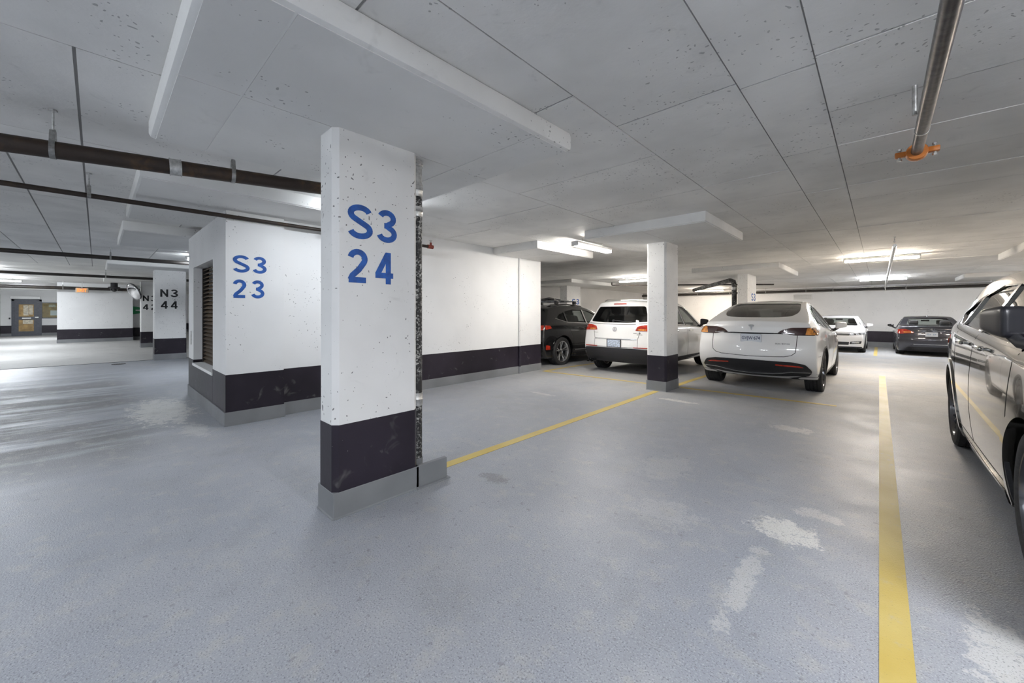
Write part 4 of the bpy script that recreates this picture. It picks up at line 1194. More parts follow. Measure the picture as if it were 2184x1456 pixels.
    lettering(root, c, 'TIGUAN', 'B', -.50, .93, .13, .02, M['chrome'])
    lettering(root, c, '2.0 TSI', 'B', .50, .93, .15, .02, M['chrome'])
    lettering(root, c, '4MOTION', 'B', .55, .90, .12, .016, M['chrome'])
tiguan()

# ================================================= black car with roof rack
S3 = dict(L=4.80, W=1.94, H=1.59, zb=.22, R=.375, tw=.255, axles=(.98, 3.87),
          top=[(.42, 1.49), (.6, 1.53), (1.2, 1.575), (1.8, 1.59), (2.3, 1.57), (2.7, 1.49), (3.1, 1.345), (3.5, 1.16), (3.7, 1.07), (4.2, 1.02), (4.55, .93), (4.7, .82)],
          rear=[(.22, .18), (.4, .05), (.6, .0), (.8, .01), (1.0, .06), (1.1, .12), (1.3, .29), (1.43, .385), (1.49, .42)],
          front=[(.22, 4.65), (.5, 4.78), (.65, 4.8), (.82, 4.74)], belt=[(0, 1.05), (1, 1.09), (2, 1.06), (3.3, 1.0), (4.5, .85)], tumble=.48, bow=(.2, .22),
          cabin=(.5, 3.5, .5), rear_cut=1.6, front_cut=2.3,
          windows=[('side', [(.80, 1.22, .01), (1.22, 1.14), (1.22, 1.40), (1.0, 1.345)], .03), ('side', [(1.27, 1.13), (2.15, 1.11), (2.15, 1.475), (1.7, 1.48), (1.27, 1.42)], .02),
                   ('side', [(2.22, 1.11), (3.32, 1.07), (3.12, 1.19), (2.8, 1.36), (2.5, 1.45), (2.22, 1.475)], .02),
                   ('rear', [(-.62, 1.14), (.62, 1.14), (.54, 1.40), (-.54, 1.40)], .06), ('front', [(-.66, 1.14), (.66, 1.14), (.54, 1.46), (-.54, 1.46)], .05)],
          glass={'side': M['glass'], 'rear': M['glass_dark'], 'front': M['glass_clear']})
def suv():
    root = thing('parked_car', (-6.97, 7.38, floor_z(9.5)), 0, 'black car with silver wheels and roof rack past wall end', 'car')
    root.rotation_euler = (-math.atan(0.009), 0, 0)
    c = Car(S3); c.finish(root, M['paint_black'])
    wheels(root, c, wheel_meshes(.375, .255, .265, 5, M['satin'], True, .034, .03))
    interior(root, c, .70, 2.5, 1.55, M['seat_grey'], 3.3, 1.05)
    for sd in (-1, 1):
        v = 'R' if sd > 0 else 'L'
        c.patch(root, rpoly([(.30, .95), (.52, .99), (.48, 1.055), (.30, 1.06)], .02), v, 'tail_light', M['red_lens'], .006, .02, .05)
        c.patch(root, rpoly([(sd * .5, .94), (sd * .87, .94), (sd * .86, 1.06), (sd * .55, 1.05)], .02), 'B', 'tail_light', M['red_lens'], .006, .02, .05)
        c.patch(root, rpoly([(.30, .45), (.46, .45), (.44, .55), (.30, .57)], .02), v, 'reflector', M['red_lens'], .006, .02, .06)
        for ya in S3['axles']: c.arch(root, ya, sd, M['gloss_black'], .424, .46)
        c.patch(root, rpoly([(1.50, .225), (3.35, .225), (3.35, .34), (1.50, .34)], .015), v, 'sill_trim', M['plastic'], .008, .03, .12)
        c.strip(root, [(1.5, .40), (3.3, .39)], v, 'door_moulding', M['satin'], .022, .010)
        c.strip(root, [(.78, 1.24), (1.24, 1.135), (2.2, 1.105), (3.4, 1.055)], v, 'window_trim', M['satin'], .014, .003)
        c.strip(root, [(1.245, 1.12), (1.245, 1.42)], v, 'window_pillar', M['gloss_black'], .05, .002)
        c.strip(root, [(2.185, 1.10), (2.185, 1.485)], v, 'window_pillar', M['satin'], .05, .002)
        for y in (1.55, 2.45): handle_full(root, c, sd, y, .985, M['paint_black'])
        loc, n = c.hit(v, 3.2, 1.06)
        mirror(root, (loc.x - sd * .02, loc.y, 1.055), sd, M['paint_black'], .2, .16, .13)
        bm = B(); tube(bm, [(sd * .56, .75, 1.53), (sd * .59, .9, 1.59), (sd * .60, 1.6, 1.625), (sd * .59, 2.3, 1.59), (sd * .575, 2.45, 1.53)], .02, 10)
        obj('roof_rail', bm, M['gloss_black'], root, True)
    for pl in ([(1.46, .42), (1.42, .75), (1.26, 1.0), (1.26, 1.14)], [(2.185, .38), (2.185, 1.1)], [(3.38, .38), (3.42, .6), (3.40, 1.05)]):
        c.strip(root, pl, 'R', 'panel_seam', M['seam'], .006, .0012, .06)
    c.patch(root, rpoly([(-.8, .26), (.8, .26), (.8, .45), (-.8, .45)], .03), 'B', 'rear_bumper', M['plastic'], .01, .03, .08)
    # roof rack with carrier
    rk = thing('roof_rack', (-6.97, 7.38, floor_z(9.5) - .075), 0, 'black roof rack with bike carrier tray on the black car', 'roof rack')
    for y in (1.15, 2.0):
        bm = B(); box(bm, -.66, .66, y - .035, y + .035, 1.755, 1.785, .012, 2); obj('cross_bar', bm, M['satin'], rk, True)
        for sd in (-1, 1):
            bm = B(); box(bm, sd * .60 - .035, sd * .60 + .035, y - .06, y + .06, 1.685, 1.775, .015, 2); obj('rack_foot', bm, M['plastic'], rk, True)
    for x in (.18, -.32):
        bm = B(); box(bm, x - .06, x + .06, .85, 2.25, 1.785, 1.82, .012, 2); obj('carrier_tray', bm, M['plastic'], rk, True)
        bm = B(); box(bm, x - .10, x + .10, 1.25, 1.5, 1.81, 1.87, .02, 2); obj('carrier_clamp', bm, M['gloss_black'], rk, True)
        bm = B(); tube(bm, [(x, 1.0, 1.82), (x - .1, 1.5, 1.88), (x - .15, 2.1, 1.84)], .018, 8); obj('carrier_arm', bm, M['plastic'], rk, True)
suv()

# ================================================= far sedans
S4 = dict(L=4.90, W=1.86, H=1.47, zb=.17, R=.34, tw=.24, axles=(1.08, 4.05),
          top=[(.06, 1.065), (.25, 1.085), (.6, 1.10), (.9, 1.125), (1.25, 1.27), (1.6, 1.40), (2.05, 1.465), (2.6, 1.455), (2.95, 1.38), (3.3, 1.22), (3.65, 1.05), (3.85, .99), (4.4, .90), (4.75, .78)],
          rear=[(.17, .18), (.35, .05), (.5, .0), (.65, .0), (.75, .03), (.9, .045), (1.0, .04), (1.065, .06)],
          front=[(.17, 4.78), (.4, 4.88), (.6, 4.9), (.78, 4.82)], belt=[(0, .96), (1, .98), (2, .96), (3.4, .93), (4.6, .78)], tumble=.48, bow=(.15, .22),
          cabin=(.98, 3.6, .42), rear_cut=1.9, front_cut=2.5,
          windows=[('side', [(1.22, 1.06), (2.16, 1.02), (2.16, 1.365), (1.8, 1.365), (1.45, 1.26)], .03), ('side', [(2.23, 1.02), (3.45, .99), (3.2, 1.13), (2.85, 1.30), (2.55, 1.36), (2.23, 1.37)], .03),
                   ('rear', [(-.60, 1.145), (.60, 1.145), (.50, 1.39), (-.50, 1.39)], .05), ('front', [(-.64, 1.055), (.64, 1.055), (.50, 1.37), (-.50, 1.37)], .05)],
          glass={'side': M['glass'], 'rear': M['glass_clear'], 'front': M['glass_clear']})
def bmw():
    y0 = 20.3
    root = thing('parked_car', (1.36, y0, floor_z(y0 + 1.08) + .0), 0, 'dark blue-grey sedan with red tail lights at back wall', 'car')
    root.rotation_euler = (-math.atan(0.0165), 0, 0)
    c = Car(S4); c.finish(root, M['paint_navy'])
    wheels(root, c, wheel_meshes(.34, .24, .235, 5, M['satin'], True, .03))
    interior(root, c, .50, 2.5, 1.62, M['seat'], 3.35, .97)
    for sd in (-1, 1):
        v = 'R' if sd > 0 else 'L'
        tl = [(.42, .86), (.46, .835), (.80, .80), (.845, .82), (.835, .97), (.66, .985), (.55, .94)]
        c.patch(root, rpoly([(a * sd, b) for a, b in tl], .02), 'B', 'tail_light', M['red_lens'], .007, .02, .04)
        c.patch(root, [(a * sd, b) for a, b in rpoly([(.48, .855), (.70, .85), (.70, .885), (.50, .885)], .01)], 'B', 'reversing_lens', M['amber_lens'], .011, .008, .04)
        c.patch(root, rpoly([(.22, .82), (.38, .87), (.42, .93), (.22, .965)], .02), v, 'tail_light', M['red_lens'], .007, .02, .04)
        for y in (1.55, 2.55): handle_full(root, c, sd, y, .86, M['paint_navy'])
        c.strip(root, [(1.20, 1.05), (2.2, 1.008), (3.5, .975)], v, 'window_trim', M['chrome'], .014, .003)
        c.strip(root, [(2.195, 1.01), (2.195, 1.38)], v, 'window_pillar', M['gloss_black'], .06, .002)
        loc, n = c.hit(v, 3.2, .98)
        mirror(root, (loc.x - sd * .02, loc.y, .98), sd, M['gloss_black'], .19, .14, .13)
        bm = B(); tube(bm, [(sd * .55, .0, .27), (sd * .55, .15, .27)], .045, 14, False); bmesh.ops.solidify(bm, geom=list(bm.faces), thickness=.004)
        obj('exhaust_tip', bm, M['chrome'], root, True)
    c.patch(root, rpoly([(-.68, .21), (.68, .21), (.62, .34), (-.62, .34)], .03), 'B', 'rear_valance', M['plastic'], .008, .03, .08)
    c.strip(root, [(-.46, .86), (-.42, .74), (-.30, .70), (.30, .70), (.42, .74), (.46, .86)], 'B', 'panel_seam', M['seam'], .01, .0015, .05)
    c.strip(root, [(-.76, .70), (-.5, .69), (0, .68), (.5, .69), (.76, .70)], 'B', 'panel_seam', M['seam'], .01, .0015, .05)
    c.strip(root, [(-.33, .925), (0, .93), (.33, .925)], 'B', 'trunk_trim', M['chrome'], .022, .012)
    c.strip(root, [(-.45, .44), (0, .435), (.45, .44)], 'B', 'bumper_trim', M['chrome'], .012, .008)
    o = plate(root, c, 'B', 0, .80, .305, .152, M['plate'], None, off=.014)
    bm = B(); box(bm, -.11, -.02, -.006, -.003, -.03, .03); obj('plate_mark', bm, M['plate_grey'], o)
    bm = B(); box(bm, .03, .11, -.006, -.003, -.03, .03); obj('plate_mark', bm, M['plate_grey'], o)
    roundel(root, c, 'B', 0, .985, .04, M['chrome'], 'disc')
    bm = B(); bmesh.ops.create_cone(bm, segments=10, radius1=.03, radius2=.008, depth=.07, cap_ends=True); bmesh.ops.translate(bm, verts=bm.verts, vec=(0, 1.75, c.top(1.75) + .055)); obj('roof_antenna', bm, M['gloss_black'], root, True)
bmw()
def passat():
    S5 = dict(S4); S5['L'] = 4.87; S5['W'] = 1.84
    S5['front'] = [(.17, 4.74), (.35, 4.83), (.6, 4.87), (.78, 4.80)]
    S5['top'] = S4['top'][:-2] + [(4.35, .92), (4.72, .80)]
    y0 = 20.0
    root = thing('parked_car', (-1.27, y0 + 4.87, floor_z(y0 + .85)), math.pi, 'white sedan facing outward at back wall', 'car')
    root.rotation_euler = (math.atan(0.0165), 0, math.pi)
    root.location.z = floor_z(y0 + 4.87)
    c = Car(S5); c.finish(root, M['paint_white'])
    wheels(root, c, wheel_meshes(.34, .24, .22, 5, M['satin'], True, .03))
    interior(root, c, .50, 2.5, 1.62, M['seat'], 3.35, .97)
    for sd in (-1, 1):
        v = 'R' if sd > 0 else 'L'
        hl = [(.42, .66), (.80, .70), (.84, .79), (.74, .785), (.46, .745)]
        o = c.patch(root, rpoly([(a * sd, b) for a, b in hl], .02), 'F', 'headlight', M['clear_lens'], .007, .02, .04)
        for x, z in ((.58, .715), (.72, .735)):
            loc, n = c.hit('F', x * sd, z)
            bm = B(); lathe(bm, [(-.01, .034), (.012, .034), (.016, .028), (.016, .003)], 16, 'y', tuple(loc)); obj('lamp', bm, M['gloss_black'], o, True)
        c.patch(root, rpoly([(4.42, .70), (4.60, .70), (4.60, .775), (4.34, .79)], .015), v, 'headlight', M['clear_lens'], .007, .02, .04)
        c.patch(root, rpoly([(sd * .42, .33), (sd * .76, .36), (sd * .78, .46), (sd * .45, .43)], .02), 'F', 'fog_light_surround', M['plastic'], .005, .02, .05)
        c.patch(root, rpoly([(sd * .48, .365), (sd * .70, .38), (sd * .72, .44), (sd * .50, .42)], .02), 'F', 'fog_light', M['clear_lens'], .009, .012, .05)
        for y in (1.55, 2.55): handle_full(root, c, sd, y, .86, M['paint_white'])
        c.strip(root, [(1.20, 1.05), (2.2, 1.008), (3.5, .975)], v, 'window_trim', M['chrome'], .014, .003)
        c.strip(root, [(2.195, 1.01), (2.195, 1.38)], v, 'window_pillar', M['gloss_black'], .06, .002)
        loc, n = c.hit(v, 3.25, .97)
        mirror(root, (loc.x - sd * .02, loc.y, .97), sd, M['paint_white'], .19, .14, .13)
    gr = c.patch(root, rpoly([(-.42, .665), (.42, .665), (.45, .745), (-.45, .745)], .015), 'F', 'grille', M['plastic'], .003, .012, .05)
    for z in (.685, .705, .725): c.strip(gr, [(-.41, z), (.41, z)], 'F', 'grille_bar', M['chrome'], .008, .008)
    c.patch(root, rpoly([(-.40, .30), (.40, .30), (.42, .42), (-.42, .42)], .02), 'F', 'lower_intake', M['plastic'], .004, .02, .06)
    c.patch(root, rpoly([(-.80, .18), (.80, .18), (.78, .235), (-.78, .235)], .01), 'F', 'front_valance', M['plastic'], .006, .02, .08)
    roundel(root, c, 'F', 0, .72, .06, M['chrome'], 'vw')
    c.strip(root, [(-.70, .99), (-.68, .82), (-.3, .775), (.3, .775), (.68, .82), (.70, .99)], 'F', 'panel_seam', M['seam'], .007, .0015, .06)
    c.patch(root, rpoly([(-.42, 1.7), (.42, 1.7), (.42, 2.5), (-.42, 2.5)], .05), 'T', 'sunroof', M['gloss_black'], .004, .006, .15)
passat()

# ================================================= grey metallic car close on the right
S6 = dict(L=4.89, W=1.92, H=1.69, zb=.21, R=.385, tw=.25, axles=(.97, 3.82),
          top=[(.46, 1.60), (.62, 1.635), (1.1, 1.675), (1.7, 1.69), (2.2, 1.685), (2.6, 1.63), (3.0, 1.49), (3.5, 1.22), (3.72, 1.11), (4.2, 1.06), (4.6, .98), (4.8, .86)],
          rear=[(.21, .18), (.4, .05), (.6, .0), (.85, .01), (1.0, .04), (1.1, .10), (1.3, .25), (1.5, .40), (1.60, .46)],
          front=[(.21, 4.72), (.5, 4.87), (.7, 4.89), (.86, 4.84)], belt=[(0, 1.14), (.8, 1.20), (1.6, 1.175), (2.6, 1.135), (3.6, 1.07), (4.6, .92)], tumble=.50, bow=(.2, .24),
          cabin=(.55, 3.52, .5), rear_cut=1.7, front_cut=2.3,
          windows=[('side', [(.86, 1.345, .01), (1.20, 1.25), (1.26, 1.245, .01), (1.26, 1.48), (1.08, 1.445)], .03), ('side', [(1.32, 1.24), (2.20, 1.205), (2.20, 1.565), (1.75, 1.575), (1.32, 1.51)], .02),
                   ('side', [(2.28, 1.20), (3.36, 1.155), (3.20, 1.26), (2.85, 1.46), (2.58, 1.54), (2.28, 1.565)], .02),
                   ('rear', [(-.62, 1.17), (.62, 1.17), (.54, 1.50), (-.54, 1.50)], .06), ('front', [(-.68, 1.17), (.68, 1.17), (.56, 1.55), (-.56, 1.55)], .05)],
          glass={'side': M['glass'], 'rear': M['glass_dark'], 'front': M['glass_clear']})
def lexus():
    root = thing('parked_car', (1.475, 7.00, 0), math.pi, 'glossy grey metallic car with folded black mirror beside long yellow line', 'car')
    c = Car(S6); c.finish(root, M['paint_graphite'])
    wheels(root, c, wheel_meshes(.385, .25, .275, 10, M['rim_dark'], True, .016, .035, tip=.02))
    interior(root, c, .70, 2.55, 1.6, M['seat'], 3.35, 1.07)
    for sd in (-1, 1):
        v = 'R' if sd > 0 else 'L'
        for ya in S6['axles']: c.arch(root, ya, sd, M['paint_graphite'], .433, .50, .010, name='arch_trim')
        c.patch(root, rpoly([(1.50, .215), (3.30, .215), (3.30, .30), (1.50, .30)], .015), v, 'sill_trim', M['paint_graphite'], .014, .04, .12)
        c.patch(root, rpoly([(3.33, .215), (3.42, .215), (3.40, .50), (3.36, .50)], .01), v, 'mud_guard', M['plastic'], .004, .02, .1)
        for pl in ([(1.47, .42), (1.42, .75), (1.30, 1.05), (1.29, 1.23)], [(2.24, .34), (2.235, 1.20)], [(3.34, .36), (3.44, .62), (3.42, 1.12)], [(1.47, .335), (3.33, .335)]):
            c.strip(root, pl, v, 'panel_seam', M['seam'], .007, .0012, .05)
        c.strip(root, [(.84, 1.34), (1.20, 1.235), (2.2, 1.19), (3.42, 1.14)], v, 'window_trim', M['chrome'], .016, .004)
        c.strip(root, [(.84, 1.355), (1.07, 1.46), (1.30, 1.525), (1.75, 1.59), (2.25, 1.58), (2.6, 1.552), (2.88, 1.47), (3.22, 1.27), (3.42, 1.15)], v, 'window_frame', M['chrome'], .018, .004)
        c.strip(root, [(1.29, 1.235), (1.29, 1.52)], v, 'window_pillar', M['gloss_black'], .05, .002)
        c.strip(root, [(2.24, 1.19), (2.24, 1.58)], v, 'window_pillar', M['gloss_black'], .07, .002)
        for y in (1.80, 2.62): handle_full(root, c, sd, y, 1.09, M['paint_graphite'], .24)
        c.patch(root, rpoly([(.30, .98), (.52, 1.02), (.48, 1.07), (.30, 1.08)], .015), v, 'tail_light', M['red_lens'], .006, .02, .06)
        c.patch(root, rpoly([(4.30, .82), (4.58, .78), (4.58, .86), (4.34, .90)], .015), v, 'headlight', M['clear_lens'], .006, .02, .06)
        loc, n = c.hit(v, 3.42, 1.14)
        mirror(root, (loc.x - sd * .02, 3.42, 1.16), sd, M['mirror_black'], .24, .20, .15, fold=R(-62))
    c.patch(root, rpoly([(-.55, .35), (.55, .35), (.40, .82), (-.40, .82)], .05), 'F', 'grille', M['plastic'], .006, .02, .08)
lexus()
# ------------------------------------------------------------------ pipes and services
def proj_x(p):
    f = -_s * p.x + _c * p.y
    return CX + F_PX * (_c * p.x + _s * p.y) / f
def along(a, b, px):
    lo, hi = 0.0, 1.0
    for _ in range(60):
        m = (lo + hi) / 2
        if proj_x(a.lerp(b, m)) < px: lo = m
        else: hi = m
    return a.lerp(b, lo)
def hanger(p, d, r, zc, parent, o):
    """clevis ring and rod, in local coordinates of parent at o"""
    bm = B()
    q = p - o
    d = d.normalized()
    n = Vector((-d.y, d.x, 0)).normalized()
    seg = 20
    for side in range(1):
        ring = []
        for k in range(seg + 1):
            t = R(-250) + R(320) * k / seg
            ring.append(q + n * math.cos(t) * (r + .003) + Vector((0, 0, 1)) * math.sin(t) * (r + .003))
    path = [q + n * .018 + Vector((0, 0, r + .075)), q + n * (r + .004) + Vector((0, 0, r * .35))]
    circ = []
    for k in range(15):
        t = R(20) - R(220) * k / 14
        circ.append(q + n * math.cos(t) * (r + .004) + Vector((0, 0, math.sin(t) * (r + .004))))
    path = [q + n * .02 + Vector((0, 0, r + .07))] + circ + [q - n * .02 + Vector((0, 0, r + .07))]
    hw = .014
    vs = [(bm.verts.new(c - d * hw), bm.verts.new(c + d * hw)) for c in path]
    for a, b in zip(vs, vs[1:] + vs[:1]): bm.faces.new((a[0], a[1], b[1], b[0]))
    bmesh.ops.solidify(bm, geom=list(bm.faces), thickness=.004)
    tube(bm, [q + Vector((0, 0, r + .05)), q + Vector((0, 0, zc - q.z + .004))], .007, 8)
    lathe(bm, [(r + .055, .013), (r + .08, .013)], 6, 'z', tuple(q))
    lathe(bm, [(zc - q.z - .012, .022), (zc - q.z + .004, .022)], 8, 'z', tuple(q))
    return obj('pipe_hanger', bm, M['zinc'], parent, False)

# big rusty main on the left
A0 = at_x(0, 303, -4.05); A1 = at_x(682, 401.5, -3.92)
dA = (A1 - A0).normalized()
P0 = A0 - dA * 5.0; P1 = A1 + dA * 0.45
O = Vector((P0.x, P0.y, 0))
t = thing('pipe_main', O, 0, 'large rusty brown pipe hung under the ceiling left of S3 24', 'pipe')
bm = B(); tube(bm, [P0 - O, P1 - O, P1 + dA * .07 + Vector((0, 0, .03)) - O, P1 + dA * .10 + Vector((0, 0, .10)) - O, P1 + dA * .10 + Vector((0, 0, .25)) - O], .057, 24)
obj('pipe', bm, M['rust'], t, True)
for px in (113, 497):
    hanger(along(A0 - dA, P1, px), dA, .057, ZC if px < 300 else ZS, t, O)
hanger(A0 - dA * 1.2, dA, .057, ZC, t, O)
q = along(A0, P1, 374) - O
bm = B(); tube(bm, [q - dA * .035, q + dA * .035], .0625, 24)
for s in (-1, 1): tube(bm, [q + dA * s * .03, q + dA * s * .036], .066, 24)
obj('coupling', bm, M['zinc'], t, True)

def ypipe(x, z, y0, y1, r, label, mat='iron', hang=(), name='sprinkler_pipe', dz=0.0, couplings=()):
    O = Vector((x, y0, 0)); t = thing(name, O, 0, label, 'pipe')
    bm = B(); tube(bm, [(0, 0, z), (0, y1 - y0, z + dz)], r, 14); obj('pipe', bm, M[mat], t, True)
    for y in hang:
        hanger(Vector((x, y, z + dz * (y - y0) / (y1 - y0))), Vector((0, 1, 0)), r, ZC, t, O)
    for y in couplings:
        bm = B(); tube(bm, [(0, y - y0 - .04, z), (0, y - y0 + .04, z)], r * 1.25, 14); obj('coupling', bm, M[mat], t, True)
    return t
ypipe(-5.60, 2.49, -5, 2.5, .024, 'thin brown pipe hung in front of the S3 23 shaft', 'rust', (-.05, -3.0))
ypipe(-11.7, 2.50, -6, 4, .042, 'dark pipe crossing the aisle before N3 44 column', hang=(0.2, -3))
ypipe(-17.9, 2.50, -6, 4.4, .042, 'dark pipe crossing the aisle between N3 44 and N3 42', hang=(.2, -3))
ypipe(-25.9, 2.44, -6, 3.0, .07, 'thick dark pipe crossing in front of the black-banded wall', hang=(-1.0, -4))
# white duct over the lobby
bm = B(); box(bm, -.3, .3, -1.4, 1.4, -.07, .07, .01)
tag(obj('cable_tray', bm, M['fixture'], loc=(-29.5, -2.6, 2.52)), 'white boxed tray under ceiling before the grey door', 'cable tray')

# back wall pipes
for yy, zz, rr, lab in ((25.55, 2.50, .055, 'long dark pipe along the top of the back wall'), (25.7, 2.60, .03, 'thin grey pipe above the dark back wall pipe')):
    O = Vector((-11.8, yy, 0)); t = thing('sprinkler_pipe', O, 0, lab, 'pipe')
    bm = B(); tube(bm, [(0, 0, zz), (19.6, 0, zz)], rr, 12); obj('pipe', bm, M['iron'] if rr > .04 else M['zinc'], t, True)
    if rr > .04:
        for x in (-10, -8.2, -6.4, -4.6, -2.8, -1.7, 0.9, 3.4):
            hanger(Vector((x, yy, zz)), Vector((1, 0, 0)), rr, ZC, t, O)
# branch pipe overhead on the right with an orange coupling at its end
O = Vector((0.2, -3, 0)); t = thing('sprinkler_branch', O, 0, 'dark steel overhead pipe ending in an orange coupling', 'pipe')
bm = B(); tube(bm, [(0, 0, 2.52), (0, 6.62, 2.52)], .034, 20); obj('pipe', bm, M['darksteel'], t, True)
bm = B(); tube(bm, [(0, 6.62, 2.52), (0, 7.08, 2.52)], .0325, 20); obj('pipe_end', bm, M['darksteel'], t, True)
bm = B(); tube(bm, [(0, 6.61, 2.52), (0, 6.625, 2.52)], .0365, 20); obj('collar', bm, M['zinc'], t, True)
bm = B()
lathe(bm, [(7.06, .036), (7.06, .056), (7.075, .06), (7.115, .06), (7.13, .056), (7.13, .0)], 24, 'y', (0, 0, 2.52))
for s in (-1, 1):
    box(bm, s * .085 - .03, s * .085 + .03, 7.07, 7.12, 2.52 - .018, 2.52 + .018, .006)
cpl = obj('coupling', bm, M['orange'], t, True)
for s in (-1, 1):
    bm = B(); tube(bm, [(s * .09, 7.095, 2.48), (s * .09, 7.095, 2.565)], .008, 8); lathe(bm, [(2.475, .014), (2.49, .014)], 6, 'z', (s * .09, 7.095, 0)); lathe(bm, [(2.55, .014), (2.565, .014)], 6, 'z', (s * .09, 7.095, 0))
    obj('bolt', bm, M['zinc'], cpl)
bm = B(); tube(bm, [(-.045, 6.35, 2.53), (-.045, 6.35, ZC + .004)], .012, 10); obj('hanger_rod', bm, M['zinc'], t, True)
O = Vector((0.2, 9.6, 0)); t = thing('sprinkler_branch', O, 0, 'grey sprinkler pipe passing under the fluorescent light', 'pipe')
bm = B(); tube(bm, [(0, 0, 2.53), (0, 15.85, 2.53)], .03, 12); obj('pipe', bm, M['zinc'], t, True)
for y in (0.2, 2.4, 9.0):
    hanger(Vector((.2, 9.6 + y, 2.53)), Vector((0, 1, 0)), .03, ZC, t, O)
bm = B(); tube(bm, [(0, 14.2, 2.53), (0, 14.2, 2.36)], .014, 8); lathe(bm, [(2.355, .03), (2.365, .03)], 10, 'z', (0, 14.2, 0)); obj('sprinkler_head', bm, M['zinc'], t, True)

# drain pipe on the back of the S3 24 column
O = Vector((-2.72, 1.765, 0)); t = thing('drain_pipe', O, 0, 'peeling black cast-iron drain pipe behind S3 24 column', 'pipe')
bm = B(); tube(bm, [(0, 0, .17), (0, 0, 2.30)], .047, 24); obj('pipe', bm, M['cast'], t, True)
bm = B(); tube(bm, [(0, 0, 2.30), (0, 0, ZS + .004)], .047, 24); obj('upper_pipe', bm, M['zinc'], t, True)
bm = B(); tube(bm, [(0, 0, 0), (0, 0, .19)], .052, 24); obj('base_pipe', bm, M['curb'], t, True)
for z, hgt in ((2.535, .012), (2.33, .05), (2.16, .04), (.66, .05)):
    bm = B(); lathe(bm, [(z - hgt, .047), (z - hgt, .053), (z - .006, .053), (z, .056), (z + .006, .053), (z + hgt, .053), (z + hgt, .047)], 24, 'z'); obj('clamp', bm, M['zinc'], t, True)
# stub by the wall
O = at_z(905, 524, 2.45); O.z = 0
E_ = at_z(932, 524, 2.45)
t = thing('pipe_stub', (-5.45, 3.1, 0), 0, 'short brown sprinkler stub in front of the white wall', 'pipe')
bm = B(); tube(bm, [(0, -.9, 2.45), (0, .70, 2.45)], .024, 12); obj('pipe', bm, M['rust'], t, True)
bm = B(); tube(bm, [(0, .66, 2.45), (0, .76, 2.45)], .033, 12); tube(bm, [(0, .72, 2.45), (0, .72, 2.52)], .018, 10); obj('elbow', bm, M['redpaint'], t, True)
bm = B(); tube(bm, [(0, .72, 2.52), (0, .72, 2.55)], .012, 8); lathe(bm, [(2.55, .028), (2.556, .028)], 12, 'z', (0, .72, 0)); obj('sprinkler_head', bm, M['zinc'], t, True)
bm = B(); tube(bm, [(0, -.6, 2.45), (0, -.6, ZC + .004)], .008, 8); obj('hanger_rod', bm, M['zinc'], t)
# conduit on the wall
t = thing('wall_conduit', (-5.845, 6.47, 0), 0, 'vertical painted conduit on the white wall near its end', 'conduit')
bm = B(); tube(bm, [(0, 0, .605), (0, 0, ZS)], .026, 14); obj('upper_pipe', bm, M['white_col'], t, True)
bm = B(); tube(bm, [(0, 0, .15), (0, 0, .61)], .027, 14); obj('lower_pipe', bm, M['band'], t, True)
bm = B(); tube(bm, [(0, 0, .0), (0, 0, .155)], .03, 14); obj('base_pipe', bm, M['curb'], t, True)
# drain with elbow by the far column
t = thing('drain_pipe', (-3.43, 14.2, floor_z(14.2)), 0, 'black drain pipe with elbow beside the far column', 'pipe')
bm = B(); tube(bm, [(0, 0, 0), (0, 0, 2.35), (-.03, .02, 2.47), (-.15, .1, 2.52), (-2.3, 3.2, 2.42)], .075, 16); obj('pipe', bm, M['cast'], t, True)
for z in (2.2,):
    bm = B(); lathe(bm, [(z, .085), (z + .09, .085)], 16, 'z'); obj('clamp', bm, M['zinc'], t, True)
# small branch pipe near the L4 light
O = Vector((-8.0, 14.5, 0)); t = thing('sprinkler_pipe', O, 0, 'thin dark pipe beside the light left of blank column', 'pipe')
bm = B(); tube(bm, [(0, 0, 2.6), (0, 0, 2.5), (.05, 0, 2.48), (5.0, 3.6, 2.46)], .028, 10); obj('pipe', bm, M['iron'], t, True)
# vent grille on back wall
t = thing('vent_grille', (-3.0, 25.99, 2.2), 0, 'small grey vent grille high on the back wall', 'vent')
bm = B(); box(bm, -.42, .42, -.03, .02, -.14, .14, .01); obj('frame', bm, M['fixture'], t)
bm = B(); box(bm, -.38, .38, -.006, .006, -.004, .004)
s0 = obj('slat', bm, M['zinc'], t, loc=(0, -.035, -.1), rot=(R(35), 0, 0))
for i in range(1, 6): dup(s0, t, (0, -.035, -.1 + i * .04))

# ------------------------------------------------------------------ far end of the aisle
d = thing('door_1', (-36.5, -2.8, 0)); tag(d, 'grey glazed steel door under a white header box', None, None, 'structure')
bm = B()
for a, b, c, e in ((-.56, -.46, 0, 2.14), (.46, .56, 0, 2.14), (-.56, .56, 2.04, 2.14)): box(bm, -.04, .06, a, b, c, e)
obj('door_frame', bm, M['doorgrey'], d)
bm = B()
for a, b, c, e in ((-.46, -.30, 0, 2.04), (.26, .46, 0, 2.04), (-.30, .26, 1.85, 2.04), (-.30, .26, .95, 1.13), (-.30, .26, 0, .27)): box(bm, -.01, .035, a, b, c, e)
lf = obj('door_leaf', bm, M['doorgrey'], d)
M['tan'] = simple('tan_wood_room', (0.46, 0.30, 0.12), 0.6, nscale=4, namt=0.35)
M['cream'] = simple('cream_notice', (0.74, 0.68, 0.55), 0.7, nscale=10, namt=0.2)
for c, e in ((1.13, 1.85), (.27, .95)):
    bm = B(); box(bm, .003, .015, -.31, .27, c - .01, e + .01); obj('glazing', bm, M['tan'], lf)
for nn in ((-.13, .06, 1.2, 1.8), (.08, .22, 1.25, 1.8), (-.15, .22, .7, .93)):
    bm = B(); box(bm, .016, .019, *nn); obj('notice', bm, M['cream'], lf)
